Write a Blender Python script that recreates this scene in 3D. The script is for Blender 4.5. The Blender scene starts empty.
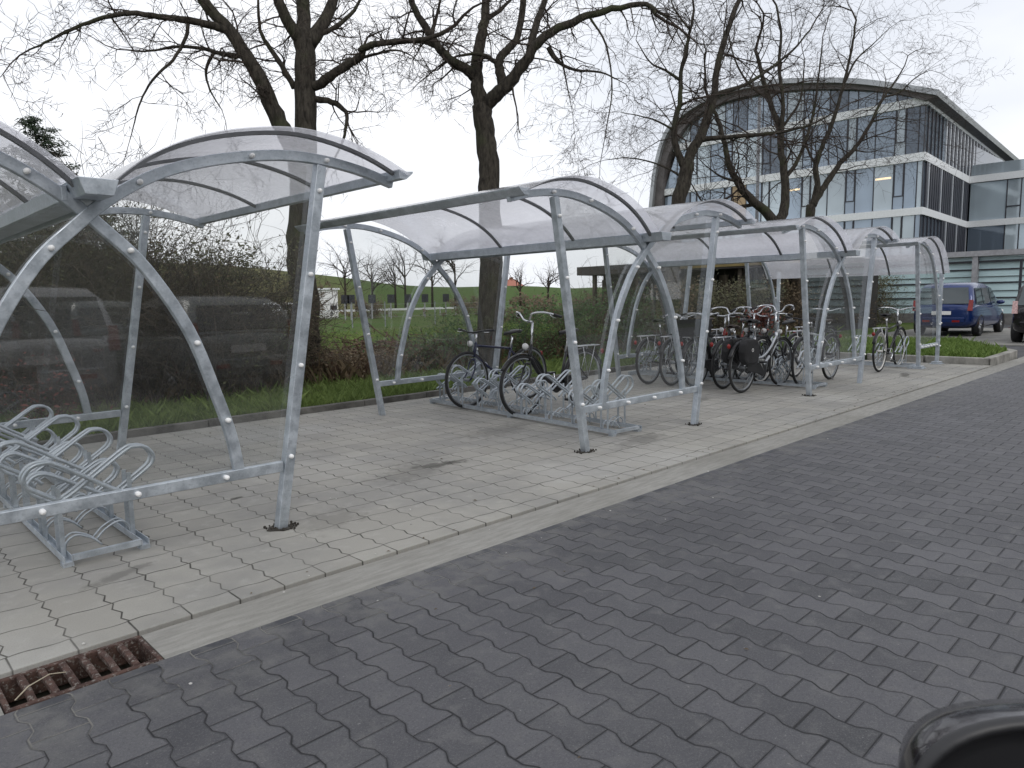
import bpy, bmesh, math, random
import numpy as np
from mathutils import Vector, Matrix
R = random.Random(7)
S = bpy.context.scene
COL = S.collection
PI = math.pi
# ------------------------------------------------------------------ camera numbers
YAW, PIT, ROL, FPX, CH = 0.77311, -0.11788, -0.01769, 711.025, 1.33
Fv = Vector((math.sin(YAW)*math.cos(PIT), math.cos(YAW)*math.cos(PIT), math.sin(PIT)))
_R = Vector((math.cos(YAW), -math.sin(YAW), 0)); _U = _R.cross(Fv)
Rv = _R*math.cos(ROL)+_U*math.sin(ROL); Uv = -_R*math.sin(ROL)+_U*math.cos(ROL)
def ray(px, py): return Fv+Rv*((px-512)/FPX)-Uv*((py-384)/FPX)
def un(px, py, ax, v):
    d = ray(px, py); o = Vector((0, 0, CH)); return o+d*((v-o[ax])/d[ax])
def atY(px, Y): p = un(px, 400, 1, Y); return p.x
X0, PP, W, Y0, D, OT, ZR = 0.107, 4.606, 1.772, 3.925, 3.113, 0.374, 0.374
# ------------------------------------------------------------------ materials
class NT:
    def __init__(s, name):
        s.m = bpy.data.materials.new(name); s.m.use_nodes = True
        s.t = s.m.node_tree; s.n = s.t.nodes; s.l = s.t.links
        s.b = s.n['Principled BSDF']; s.out = s.n['Material Output']
        s._tc = None
    def new(s, k, **kw):
        n = s.n.new(k)
        for a, v in kw.items(): setattr(n, a, v)
        return n
    def put(s, v, sock):
        if isinstance(v, (int, float)): sock.default_value = v
        elif isinstance(v, tuple): sock.default_value = v if len(v) == 4 or sock.type == 'VECTOR' else (*v, 1)
        else: s.l.new(v, sock)
    def m_(s, op, a, b=0.0, c=0.0):
        n = s.new('ShaderNodeMath', operation=op)
        s.put(a, n.inputs[0]); s.put(b, n.inputs[1]); s.put(c, n.inputs[2]); return n.outputs[0]
    def obj(s):
        if not s._tc: s._tc = s.new('ShaderNodeTexCoord')
        return s._tc.outputs['Object']
    def xyz(s, v=None):
        n = s.new('ShaderNodeSeparateXYZ'); s.l.new(v or s.obj(), n.inputs[0]); return n.outputs
    def comb(s, x, y, z=0.0):
        n = s.new('ShaderNodeCombineXYZ'); s.put(x, n.inputs[0]); s.put(y, n.inputs[1]); s.put(z, n.inputs[2]); return n.outputs[0]
    def noise(s, scale, detail=4, rough=.55, vec=None, col=False):
        n = s.new('ShaderNodeTexNoise'); n.inputs['Scale'].default_value = scale
        n.inputs['Detail'].default_value = detail; n.inputs['Roughness'].default_value = rough
        s.l.new(vec or s.obj(), n.inputs['Vector']); return n.outputs['Color' if col else 0]
    def white(s, vec):
        n = s.new('ShaderNodeTexWhiteNoise'); s.l.new(vec, n.inputs['Vector']); return n.outputs['Value']
    def step(s, v, a, b, lo=0.0, hi=1.0):
        n = s.new('ShaderNodeMapRange'); n.clamp = True; n.interpolation_type = 'SMOOTHSTEP'
        s.put(v, n.inputs[0])
        for i, q in enumerate((a, b, lo, hi)): s.put(q, n.inputs[i+1])
        return n.outputs[0]
    def mix(s, f, a, b, mode='MIX'):
        n = s.new('ShaderNodeMix', data_type='RGBA', blend_type=mode)
        s.put(f, n.inputs[0]); s.put(a, n.inputs[6]); s.put(b, n.inputs[7]); return n.outputs[2]
    def bump(s, h, strength=.5, dist=.01):
        n = s.new('ShaderNodeBump'); n.inputs['Strength'].default_value = strength
        n.inputs['Distance'].default_value = dist; s.l.new(h, n.inputs['Height'])
        s.l.new(n.outputs[0], s.b.inputs['Normal']); return n
    def set(s, col=None, rough=None, metal=None, spec=None):
        if col is not None: s.put(col, s.b.inputs['Base Color'])
        if rough is not None: s.put(rough, s.b.inputs['Roughness'])
        if metal is not None: s.put(metal, s.b.inputs['Metallic'])
        if spec is not None: s.put(spec, s.b.inputs['Specular IOR Level'])
        return s
MAT = {}
def simple(name, col, rough=.6, metal=0., var=.25, scale=8., spec=.5, bump=0., bscale=40):
    t = NT(name); n = t.noise(scale, 5, .6)
    a = tuple(c*(1-var) for c in col); b = tuple(min(1, c*(1+var)) for c in col)
    t.set(t.mix(t.step(n, .3, .7), a, b), rough, metal, spec)
    if bump: t.bump(t.noise(bscale, 4), bump, .01)
    MAT[name] = t.m; return t
g = NT('galvanised_steel')
n1 = g.noise(14, 3, .5); n2 = g.noise(90, 2, .5); n3 = g.noise(2.2, 3)
c = g.mix(g.step(n1, .3, .75), (.43, .475, .52), (.60, .645, .69))
c = g.mix(g.step(n3, .45, .75, 0, .8), c, (.36, .40, .44))
c = g.mix(g.m_('MULTIPLY', g.step(g.noise(55, 3, .7), .5, .7), .45), c, (.30, .335, .37))
g.set(g.mix(g.m_('MULTIPLY', g.step(n2, .4, .8), .3), c, (.72, .74, .77)), g.step(n1, .3, .7, .38, .6), .72); g.bump(n2, .12, .002); MAT['galv'] = g.m
simple('bolt_cap', (.88, .88, .87), .4, 0, .05)
simple('dark_rib', (.16, .165, .17), .5, .3, .15)
simple('weathered_steel', (.27, .285, .30), .6, .5, .35, 5)

def sheet(name, tint, haze, hazecol, rough=.03, ior=1.5, thru=.55):
    t = NT(name); nd = t.n; nd.remove(t.b)
    tr = t.new('ShaderNodeBsdfTransparent'); tr.inputs[0].default_value = (*tint, 1)
    df = t.new('ShaderNodeBsdfDiffuse'); df.inputs[0].default_value = (*hazecol, 1)
    tl = t.new('ShaderNodeBsdfTranslucent'); tl.inputs[0].default_value = (*hazecol, 1)
    hz = t.new('ShaderNodeMixShader'); hz.inputs[0].default_value = thru
    t.l.new(df.outputs[0], hz.inputs[1]); t.l.new(tl.outputs[0], hz.inputs[2])
    mx = t.new('ShaderNodeMixShader')
    n = t.noise(1.6, 5, .65); nn = t.noise(26, 4, .6)
    dirt = t.m_('MULTIPLY', t.step(n, .25, .8, .8, 1.2), t.step(nn, .3, .8, .9, 1.12))
    t.l.new(t.m_('MULTIPLY', dirt, haze), mx.inputs[0])
    t.l.new(tr.outputs[0], mx.inputs[1]); t.l.new(hz.outputs[0], mx.inputs[2])
    gl = t.new('ShaderNodeBsdfGlossy'); gl.inputs['Roughness'].default_value = rough
    fr = t.new('ShaderNodeFresnel'); fr.inputs[0].default_value = ior
    bp = t.new('ShaderNodeBump'); bp.inputs['Strength'].default_value = .02; bp.inputs['Distance'].default_value = .02
    t.l.new(t.noise(1.3, 2), bp.inputs['Height']); t.l.new(bp.outputs[0], gl.inputs['Normal'])
    m2 = t.new('ShaderNodeMixShader')
    gb = t.new('ShaderNodeNewGeometry'); t.l.new(t.m_('MULTIPLY', fr.outputs[0], t.m_('SUBTRACT', 1., gb.outputs['Backfacing'])), m2.inputs[0]); t.l.new(mx.outputs[0], m2.inputs[1]); t.l.new(gl.outputs[0], m2.inputs[2])
    t.l.new(m2.outputs[0], t.out.inputs[0]); MAT[name] = t.m
sheet('roof_sheet', (.95, .95, .965), .40, (.84, .84, .875), .15, 1.5, .68)
sheet('clear_panel', (.955, .96, .955), .025, (.6, .62, .6), .02, 2.05)

# light paving -------------------------------------------------------
t = NT('light_paving'); o = t.xyz(); x, y = o[0], o[1]
px_, py_ = .2155, .2555
wob = t.noise(5, 2)
u = t.m_('DIVIDE', t.m_('SUBTRACT', x, .62), px_); nx = t.m_('ROUND', u)
tri = t.m_('SUBTRACT', t.m_('ABSOLUTE', t.m_('SUBTRACT', t.m_('FRACT', t.m_('DIVIDE', t.m_('SUBTRACT', y, .02), .1277)), .5)), .25)
inner = t.m_('GREATER_THAN', y, 3.222)
off = t.m_('MULTIPLY', t.m_('MULTIPLY', tri, .044), inner)
dx = t.m_('SUBTRACT', t.m_('MULTIPLY', t.m_('SUBTRACT', u, nx), px_), off)
v = t.m_('DIVIDE', t.m_('SUBTRACT', y, 3.222), py_)
wv = t.m_('MULTIPLY', t.m_('SINE', t.m_('MULTIPLY', u, 2*PI)), .007)
v2 = t.m_('DIVIDE', t.m_('SUBTRACT', t.m_('SUBTRACT', y, 3.222), wv), py_); ny = t.m_('ROUND', v2)
dy = t.m_('MULTIPLY', t.m_('SUBTRACT', v2, ny), py_)
above = t.m_('GREATER_THAN', v2, -.3)
dy = t.m_('ADD', t.m_('ABSOLUTE', dy), t.m_('MULTIPLY', t.m_('SUBTRACT', 1., above), 1.))
dj = t.m_('MINIMUM', t.m_('ABSOLUTE', dx), dy)
ix = t.m_('ADD', nx, t.m_('GREATER_THAN', dx, 0.)); iy = t.m_('FLOOR', v2)
idv = t.comb(ix, iy, 3.)
rnd = t.white(idv)
ln = t.noise(1.1, 6, .65); mn = t.noise(9, 5, .6); fn = t.noise(160, 3, .7)
base = t.mix(rnd, (.295, .285, .258), (.345, .335, .303))
base = t.mix(t.step(ln, .40, .66, 0, .8), base, (.235, .232, .220))
base = t.mix(t.step(t.noise(.45, 5, .6), .5, .68, 0, .55), base, (.40, .395, .375))
base = t.mix(t.m_('MULTIPLY', t.step(mn, .5, .75), .35), base, (.42, .41, .385))
base = t.mix(t.m_('MULTIPLY', t.step(fn, .45, .75), .35), base, (.17, .165, .155))
jw = t.m_('ADD', .0026, t.m_('MULTIPLY', t.step(wob, .4, .7), .0016))
joint = t.step(t.m_('DIVIDE', dj, jw), .6, 1.5, 1, 0)
jm = t.m_('MULTIPLY', joint, t.step(t.noise(2.5, 3), .3, .62, .6, 1.))
base = t.mix(jm, base, t.mix(t.step(t.noise(.8, 3), .45, .7), (.055, .052, .046), (.13, .125, .11)))
# damp and oily stains with a shape of their own
def blob(cx, cy, rx, ry, ang, col, amt, base):
    ca, sa = math.cos(ang), math.sin(ang)
    a = t.m_('SUBTRACT', x, cx); b = t.m_('SUBTRACT', y, cy)
    p = t.m_('DIVIDE', t.m_('ADD', t.m_('MULTIPLY', a, ca), t.m_('MULTIPLY', b, sa)), rx)
    q = t.m_('DIVIDE', t.m_('SUBTRACT', t.m_('MULTIPLY', b, ca), t.m_('MULTIPLY', a, sa)), ry)
    d = t.m_('SQRT', t.m_('ADD', t.m_('MULTIPLY', p, p), t.m_('MULTIPLY', q, q)))
    d = t.m_('ADD', d, t.m_('MULTIPLY', t.m_('SUBTRACT', t.noise(11, 5, .7), .5), 2.6))
    return t.mix(t.step(d, .45, 1.1, amt, 0), base, col)
for (qx, qy, rx, ry, an, am) in [(237, 498, .075, .03, .3, .8), (435, 465, .24, .10, -.2, .6), (415, 470, .5, .25, .4, .3), (455, 462, .16, .06, .0, .55), (120, 575, .22, .05, .4, .4),
                                 (640, 440, .5, .16, .2, .35), (500, 430, .6, .25, .1, .3), (905, 375, .45, .08, .3, .7), (330, 520, .3, .2, .4, .25), (700, 400, .4, .1, .2, .4)]:
    pt = un(qx, qy, 2, 0); base = blob(pt.x, pt.y, rx, ry, an, (.055, .052, .045), am, base)
hgt = t.m_('ADD', t.step(dj, 0., .007), t.m_('MULTIPLY', fn, .12))
hgt = t.m_('ADD', hgt, t.m_('MULTIPLY', rnd, .25))
t.set(base, .85, 0, .3); t.bump(hgt, .6, .006); MAT['light_paving'] = t.m
# dark paving --------------------------------------------------------
t = NT('dark_paving'); o = t.xyz(); x, y = o[0], o[1]
p, L, A = .142, .2055, .0115
u = t.m_('DIVIDE', t.m_('SUBTRACT', x, 2.71+p/2), p); nx = t.m_('ROUND', u)
sgn = t.m_('SUBTRACT', 1., t.m_('MULTIPLY', t.m_('ABSOLUTE', t.m_('MODULO', nx, 2.)), 2.))
yy = t.m_('SUBTRACT', y, 1.09)
cw = t.m_('COSINE', t.m_('MULTIPLY', yy, 2*PI/L))
cw = t.m_('MAXIMUM', t.m_('MINIMUM', t.m_('MULTIPLY', cw, 1.7), 1.), -1.)
off = t.m_('MULTIPLY', t.m_('MULTIPLY', cw, sgn), A)
dx = t.m_('SUBTRACT', t.m_('MULTIPLY', t.m_('SUBTRACT', u, nx), p), off)
k = t.m_('ADD', t.m_('SUBTRACT', nx, 1.), t.m_('GREATER_THAN', dx, 0.))
v = t.m_('SUBTRACT', t.m_('DIVIDE', yy, L), t.m_('MULTIPLY', t.m_('ADD', k, 1.), .5)); ny = t.m_('ROUND', v)
dy = t.m_('MULTIPLY', t.m_('ABSOLUTE', t.m_('SUBTRACT', v, ny)), L)
dj = t.m_('MINIMUM', t.m_('ABSOLUTE', dx), dy)
rnd = t.white(t.comb(k, t.m_('FLOOR', v), 1.)); rn2 = t.white(t.comb(k, t.m_('FLOOR', v), 7.))
ln = t.noise(.55, 6, .6); fn = t.noise(230, 3, .7); mn = t.noise(14, 4)
base = t.mix(rnd, (.034, .035, .040), (.084, .084, .092))
base = t.mix(t.m_('MULTIPLY', rn2, .35), base, (.058, .056, .068))
base = t.mix(t.step(ln, .42, .68, 0, .7), base, (.092, .092, .100))
blot = t.noise(7, 4, .6)
base = t.mix(t.step(blot, .5, .7, 0, .5), base, (.105, .104, .108))
base = t.mix(t.step(t.noise(.32, 4, .6), .5, .7, 0, .5), base, (.028, .028, .033))
base = t.mix(t.m_('MULTIPLY', t.step(mn, .5, .8), .4), base, (.11, .108, .106))
base = t.mix(t.m_('MULTIPLY', t.step(fn, .5, .66), .55), base, (.15, .147, .145))
base = t.mix(t.m_('MULTIPLY', t.step(t.noise(75, 3, .6), .66, .74), .6), base, (.24, .235, .23))
base = t.mix(t.m_('MULTIPLY', t.step(t.noise(95, 3, .7), .5, .7), .5), base, (.028, .028, .031))
edge = t.m_('ADD', y, t.m_('MULTIPLY', t.m_('SUBTRACT', t.noise(2.2, 5, .65), .5), 1.5))
sand = t.step(edge, 2.1, 2.9)
cut = t.m_('MULTIPLY', t.m_('GREATER_THAN', y, 2.722), t.m_('GREATER_THAN', t.m_('MODULO', t.m_('ADD', k, 200.), 2.), .5))
base = t.mix(t.m_('MULTIPLY', cut, .75), base, (.034, .036, .044))
base = t.mix(t.m_('MULTIPLY', t.m_('MULTIPLY', sand, t.step(t.noise(6, 5, .7), .42, .62)), .55), base, (.15, .147, .138))
jw = t.m_('ADD', .0015, t.m_('MULTIPLY', t.step(t.noise(4, 2), .4, .7), .0016))
joint = t.step(t.m_('DIVIDE', dj, jw), .7, 1.6, 1, 0)
base = t.mix(joint, base, t.mix(t.step(t.m_('ADD', sand, t.m_('SUBTRACT', t.noise(9, 4, .7), .5)), .5, .95), (.006, .006, .008), (.17, .165, .15)))
hgt = t.m_('ADD', t.step(dj, 0., .008), t.m_('MULTIPLY', fn, .10))
hgt = t.m_('ADD', hgt, t.m_('MULTIPLY', t.m_('SUBTRACT', rnd, .5), .3))
t.set(base, t.step(ln, .3, .7, .5, .72), 0, .5); t.bump(hgt, .85, .006); MAT['dark_paving'] = t.m
# gutter --------------------------------------------------------------
t = NT('gutter_concrete'); o = t.xyz()
st = t.new('ShaderNodeMapping'); st.inputs['Scale'].default_value = (1, 6, 1); t.l.new(t.obj(), st.inputs[0])
n = t.noise(5, 6, .65, st.outputs[0]); f = t.noise(120, 3, .7); m_n = t.noise(.9, 4)
b = t.mix(t.step(n, .3, .7), (.23, .225, .207), (.315, .308, .285))
b = t.mix(t.step(m_n, .4, .7, 0, .5), b, (.17, .165, .145)); b = t.mix(t.m_('MULTIPLY', t.step(f, .5, .8), .4), b, (.13, .125, .115))
t.set(b, .9, 0, .3); t.bump(t.m_('ADD', t.m_('MULTIPLY', n, .6), t.m_('MULTIPLY', f, .5)), .5, .005); MAT['gutter'] = t.m
simple('kerb_concrete', (.13, .125, .115), .9, 0, .45, 3.5, .3, .4, 60)
simple('island_kerb', (.27, .262, .24), .9, 0, .35, 3.5, .3, .4, 60)
simple('joint_dirt', (.038, .034, .028), .95, 0, .4, 60)
simple('asphalt', (.075, .075, .08), .85, 0, .25, 2.5, .4, .4, 120)
simple('parking_paving', (.22, .215, .20), .9, 0, .2, 2., .3, .3, 60)
t = NT('meadow'); n = t.noise(.18, 6, .6); n2 = t.noise(1.7, 6, .7); n3 = t.noise(30, 4, .7)
b = t.mix(t.step(n, .35, .65), (.052, .105, .018), (.085, .10, .038))
b = t.mix(t.step(n2, .45, .7, 0, .7), b, (.035, .065, .015)); b = t.mix(t.m_('MULTIPLY', t.step(n3, .4, .7), .5), b, (.10, .13, .035))
t.set(b, .95, 0, .1); t.bump(n3, .8, .04); MAT['meadow'] = t.m
t = NT('dike_grass'); n = t.noise(.06, 5, .6); n2 = t.noise(.9, 6, .7); o = t.xyz()
b = t.mix(t.step(t.m_('ADD', o[0], t.m_('MULTIPLY', n, 30.)), 60., 85.), (.125, .115, .052), (.062, .105, .028))
b = t.mix(t.step(n2, .4, .7, 0, .6), b, (.06, .065, .028)); t.set(b, .95, 0, .1); MAT['dike'] = t.m
def leafm(name, a, b, rough=.6):
    t = NT(name); w = t.white(t.obj()); n = t.noise(3, 3)
    geo = t.new('ShaderNodeNewGeometry')
    f = t.m_('ADD', t.m_('MULTIPLY', geo.outputs['Random Per Island'], .65), t.m_('MULTIPLY', n, .35))
    t.set(t.mix(f, a, b), rough, 0, .25)
    t.b.inputs['Subsurface Weight'].default_value = 0; MAT[name] = t.m
leafm('grass_blade', (.075, .12, .030), (.22, .29, .09))
leafm('lawn_blade', (.07, .13, .02), (.17, .24, .06))
leafm('evergreen_leaf', (.018, .045, .010), (.055, .105, .025))
leafm('dark_leaf', (.034, .038, .018), (.11, .108, .052))
leafm('brown_leaf', (.060, .046, .028), (.15, .11, .065))
leafm('red_leaf', (.12, .035, .03), (.22, .07, .05))
leafm('conifer_leaf', (.012, .024, .013), (.035, .055, .026))
t = NT('bark'); st = t.new('ShaderNodeMapping'); st.inputs['Scale'].default_value = (1, 1, .25); t.l.new(t.obj(), st.inputs[0])
n = t.noise(22, 6, .7, st.outputs[0]); n2 = t.noise(1.4, 4)
b = t.mix(t.step(n, .3, .7), (.016, .014, .012), (.066, .058, .047)); b = t.mix(t.step(n2, .48, .7, 0, .7), b, (.045, .054, .025))
t.set(b, .95, 0, .2); t.bump(n, .8, .02); MAT['bark'] = t.m
simple('twig', (.048, .038, .032), .9, 0, .35, 2, .2)
simple('twig_red', (.095, .058, .042), .9, 0, .35, 2, .2)
simple('twig_dark', (.075, .060, .046), .9, 0, .35, 2, .2)
simple('rubber', (.016, .016, .017), .7, 0, .2)
simple('black_paint', (.014, .014, .016), .3, 0, .1)
simple('navy_paint', (.022, .026, .060), .25, 0, .1)
simple('silver_paint', (.55, .57, .60), .28, .6, .05)
simple('grey_paint', (.16, .19, .22), .35, .3, .1)
simple('red_paint', (.30, .035, .03), .35, 0, .1)
simple('green_paint', (.02, .07, .05), .3, 0, .1)
simple('chrome', (.72, .73, .75), .18, 1., .05)
simple('alu', (.55, .56, .58), .35, .9, .1)
simple('black_plastic', (.02, .02, .022), .45, 0, .1)
simple('black_fabric', (.018, .018, .02), .9, 0, .3)
simple('brown_leather', (.05, .035, .028), .5, 0, .2)
simple('red_lens', (.22, .012, .01), .15, 0, .1)
simple('orange_lens', (.75, .22, .02), .25, 0, .05)
simple('white_plastic', (.75, .75, .74), .4, 0, .03)
simple('flower_red', (.21, .065, .045), .6, 0, .5, 30)
simple('pale_lens', (.55, .36, .35), .2, 0, .3, 30)
simple('white_wall_tyre', (.62, .61, .58), .6, 0, .05)
t = NT('rust'); t.set(t.mix(t.step(t.noise(60, 5, .7), .52, .64), t.mix(t.step(t.noise(20, 4), .3, .7), (.05, .030, .026), (.105, .062, .050)), (.22, .20, .18)), .85, .2, .3); t.bump(t.noise(90, 4), .6, .01); MAT['rust'] = t.m
simple('rust_dirt', (.022, .016, .013), .95, 0, .4)
simple('straw', (.45, .40, .30), .8, 0, .2)
simple('pebble', (.45, .44, .42), .8, 0, .3)
# ------------------------------------------------------------------ mesh builder
class MB:
    def __init__(s): s.v = []; s.f = []; s.mi = []; s.cur = 0
    def add(s, vs, fs):
        o = len(s.v); s.v += [tuple(q) for q in vs]; s.f += [tuple(i+o for i in q) for q in fs]; s.mi += [s.cur]*len(fs); return s
    def box(s, a, b, M=None):
        vs = [Vector((x, y, z)) for z in (a[2], b[2]) for y in (a[1], b[1]) for x in (a[0], b[0])]
        if M: vs = [M @ q for q in vs]
        return s.add(vs, [(0, 2, 3, 1), (4, 5, 7, 6), (0, 1, 5, 4), (2, 6, 7, 3), (0, 4, 6, 2), (1, 3, 7, 5)])
    def tube(s, pts, rad, n=8, caps=True):
        pts = [Vector(q) for q in pts]; m = len(pts)
        if not hasattr(rad, '__len__'): rad = [rad]*m
        T = []
        for i in range(m):
            d = pts[min(i+1, m-1)]-pts[max(i-1, 0)]
            T.append(d.normalized() if d.length > 1e-9 else Vector((0, 0, 1)))
        up = Vector((0, 0, 1)) if abs(T[0].z) < .9 else Vector((1, 0, 0))
        a = T[0].cross(up).normalized(); vs = []
        for i in range(m):
            a = (a-T[i]*a.dot(T[i])); a = a.normalized() if a.length > 1e-6 else T[i].orthogonal().normalized()
            b = T[i].cross(a)
            for k in range(n):
                w = 2*PI*k/n; vs.append(pts[i]+(a*math.cos(w)+b*math.sin(w))*rad[i])
        fs = [(i*n+k, i*n+(k+1) % n, (i+1)*n+(k+1) % n, (i+1)*n+k) for i in range(m-1) for k in range(n)]
        if caps: fs += [tuple(range(n))[::-1], tuple((m-1)*n+k for k in range(n))]
        return s.add(vs, fs)
    def bar(s, pts, w, h, side=Vector((0, 1, 0))):
        """rectangular section swept along pts; w along side, h across"""
        pts = [Vector(q) for q in pts]; m = len(pts); vs = []
        for i in range(m):
            T = (pts[min(i+1, m-1)]-pts[max(i-1, 0)]).normalized()
            sd = (side-T*side.dot(T)).normalized(); nn = T.cross(sd)
            vs += [pts[i]+sd*(w/2*a)+nn*(h/2*b) for a, b in ((-1, -1), (1, -1), (1, 1), (-1, 1))]
        fs = [(i*4+k, i*4+(k+1) % 4, (i+1)*4+(k+1) % 4, (i+1)*4+k) for i in range(m-1) for k in range(4)]
        fs += [(3, 2, 1, 0), tuple((m-1)*4+k for k in range(4))]
        return s.add(vs, fs)
    def prism(s, poly, ax, a, b):
        """poly of 2d points extruded along axis ax from a to b"""
        def mk(q, t):
            l = [q[0], q[1]]; l.insert(ax, t); return tuple(l)
        n = len(poly); vs = [mk(q, a) for q in poly]+[mk(q, b) for q in poly]
        return s.add(vs, [tuple(range(n)), tuple(range(2*n-1, n-1, -1))]+[(i, i+n, (i+1) % n+n, (i+1) % n) for i in range(n)])
    def grid(s, rows, close=False):
        n = len(rows[0]); vs = [q for r in rows for q in r]; m = len(rows)
        return s.add(vs, [(i*n+k, i*n+(k+1) % n, (i+1)*n+(k+1) % n, (i+1)*n+k) for i in range(m-1) for k in range(n if close else n-1)])
    def torus(s, c, r, rr, n=36, k=8, ax=1):
        rows = []
        for i in range(n+1):
            w = 2*PI*i/n; row = []
            for j in range(k):
                q = 2*PI*j/k; R_ = r+rr*math.cos(q); l = [R_*math.cos(w), R_*math.sin(w)]; l.insert(ax, rr*math.sin(q))
                row.append(tuple(c[z]+l[z] for z in range(3)))
            rows.append(row)
        return s.grid(rows, True)
    def ball(s, c, r, n=8, m=5, sc=(1, 1, 1)):
        rows = []
        for i in range(m+1):
            th = PI*i/m; rows.append([(c[0]+r*sc[0]*math.sin(th)*math.cos(2*PI*j/n), c[1]+r*sc[1]*math.sin(th)*math.sin(2*PI*j/n), c[2]+r*sc[2]*math.cos(th)) for j in range(n)])
        return s.grid(rows, True)
    def lathe(s, prof, c, ax=2, n=24):
        rows = []
        for r, h in prof:
            row = []
            for j in range(n):
                w = 2*PI*j/n; l = [r*math.cos(w), r*math.sin(w)]; l.insert(ax, h); row.append(tuple(c[z]+l[z] for z in range(3)))
            rows.append(row)
        return s.grid(rows, True)
    def build(s, name, mat, parent=None, smooth=False, bevel=0., loc=None):
        me = bpy.data.meshes.new(name); me.from_pydata(s.v, [], s.f)
        mats = mat if isinstance(mat, (list, tuple)) else [mat]
        for q in mats: me.materials.append(MAT[q])
        me.polygons.foreach_set('material_index', s.mi)
        if smooth: me.polygons.foreach_set('use_smooth', [True]*len(me.polygons))
        if len(s.v) < 60000 and not name.startswith(('crown', 'leaves', 'blades', 'foliage')):
            bm = bmesh.new(); bm.from_mesh(me); bmesh.ops.recalc_face_normals(bm, faces=bm.faces); bm.to_mesh(me); bm.free()
        me.update(); o = bpy.data.objects.new(name, me); COL.objects.link(o)
        if bevel:
            b = o.modifiers.new('Bevel', 'BEVEL'); b.width = bevel; b.segments = 2; b.limit_method = 'ANGLE'
        if parent: o.parent = parent
        if loc: o.location = loc
        return o
def tag(o, label=None, cat=None, group=None, kind=None):
    for k_, v_ in (('label', label), ('category', cat), ('group', group), ('kind', kind)):
        if v_: o[k_] = v_
    return o
def empty(name, loc=(0, 0, 0), rz=0, label=None, cat=None, group=None):
    o = bpy.data.objects.new(name, None); COL.objects.link(o); o.location = loc; o.rotation_euler = (0, 0, rz)
    return tag(o, label, cat, group)
def copy_tree(o, parent=None):
    c = o.copy(); COL.objects.link(c)
    if parent: c.parent = parent
    for ch in o.children: copy_tree(ch, c)
    return c
def spline(P, n):
    """Catmull-Rom through P, n steps per span"""
    P = [Vector(q) for q in P]; Q = [P[0]*2-P[1]]+P+[P[-1]*2-P[-2]]; out = []
    for i in range(1, len(Q)-2):
        a, b, c, d = Q[i-1:i+3]
        for k in range(n):
            t = k/n; out.append(.5*((2*b)+(c-a)*t+(2*a-5*b+4*c-d)*t*t+(3*b-a-3*c+d)*t*t*t))
    out.append(P[-1]); return out

# ------------------------------------------------------------------ GROUND
def slab(name, x0, x1, y0, y1, z0, z1, mat, bevel=0.):
    o = MB().box((x0, y0, z0), (x1, y1, z1)).build(name, mat, bevel=bevel); return tag(o, kind='structure')
g_ = MB()
rows = []
xs = [-400, -120, -50, -20, -8, -4, 0, 4, 8, 12, 16, 20, 26, 34, 45, 60, 90, 140, 220, 420]
ys = [-400, -100, -30, -12, -6, 0, 4, 8, 8.6, 10, 12, 16, 22, 30, 42, 60, 80, 120, 200, 500]
for yv in ys:
    rows.append([(xv, yv, (-.16 if yv < 8.3 else (0.02 if yv < 12 else -.05))) for xv in xs])
g_.grid(rows); tag(g_.build('ground', 'meadow'), kind='structure')
slab('road', -14, 70, -9, 2.785, -.2, -.011, 'dark_paving')
gut = MB()
for (xa, xb) in ((-14, .33), (.84, 70)): gut.box((xa, 2.789, -.2), (xb, 3.07, -.013))
tag(gut.build('gutter', 'gutter'), kind='structure')
slab('joint_bed', -14, 15, 3.0705, 3.0905, -.2, -.035, 'joint_dirt')
slab('pavement', -10, 15.11, 3.091, 7.85, -.2, 0, 'light_paving', .004)
slab('asphalt', 17.5, 70, 2.95, 14, -.19, -.03, 'asphalt')
slab('parking_bay', 21.3, 31, 3.2, 13, -.03, -.012, 'parking_paving')
slab('far_road', -60, 33, 62, 66, -.1, -.03, 'asphalt')
k = MB(); xx = -10.
while xx < 15.0:
    k.box((xx, 7.856, -.15), (min(xx+.995, 15.1), 7.95, .075+R.uniform(-.004, .004))); xx += 1.0
tag(k.build('kerb', 'kerb_concrete', bevel=.008), kind='structure')
isl = [(15.12, 3.11), (17.55, 3.15), (20.9, 4.95), (19.6, 9.5), (15.12, 9.5)]
inn = [(15.26, 3.25), (17.5, 3.29), (20.7, 5.0), (19.45, 9.4), (15.26, 9.4)]
k = MB()
for i in range(5):
    a, b, c_, d = isl[i], isl[(i+1) % 5], inn[(i+1) % 5], inn[i]; n = max(1, int(math.dist(a, b)))
    for j in range(n):
        f0, f1 = j/n+.004, (j+1)/n-.004
        L_ = lambda p_, q_, f_: (p_[0]+(q_[0]-p_[0])*f_, p_[1]+(q_[1]-p_[1])*f_)
        k.prism([L_(a, b, f0), L_(a, b, f1), L_(d, c_, f1), L_(d, c_, f0)], 2, -.15, .125)
tag(k.build('kerb', 'island_kerb', bevel=.01), kind='structure')
tag(MB().prism(inn, 2, -.1, .10).build('lawn', 'meadow'), kind='structure')
# dike
rows = []
NX = 60
for j in range(14):
    row = []
    for i in range(NX):
        xv = -160+i*7.0
        yb = 66+max(0, xv)*.25
        t_ = j/13; crest = 7.7-max(0, min(1, (xv-46)/34))*3.0+.25*math.sin(xv*.11)
        prof = [0, .02, .1, .25, .42, .6, .76, .89, .97, 1, 1, .96, .5, 0][j]
        row.append((xv, yb+t_*46, -.1+prof*crest))
    rows.append(row)
tag(MB().grid(rows).build('dike', 'dike', smooth=True), kind='structure')

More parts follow.
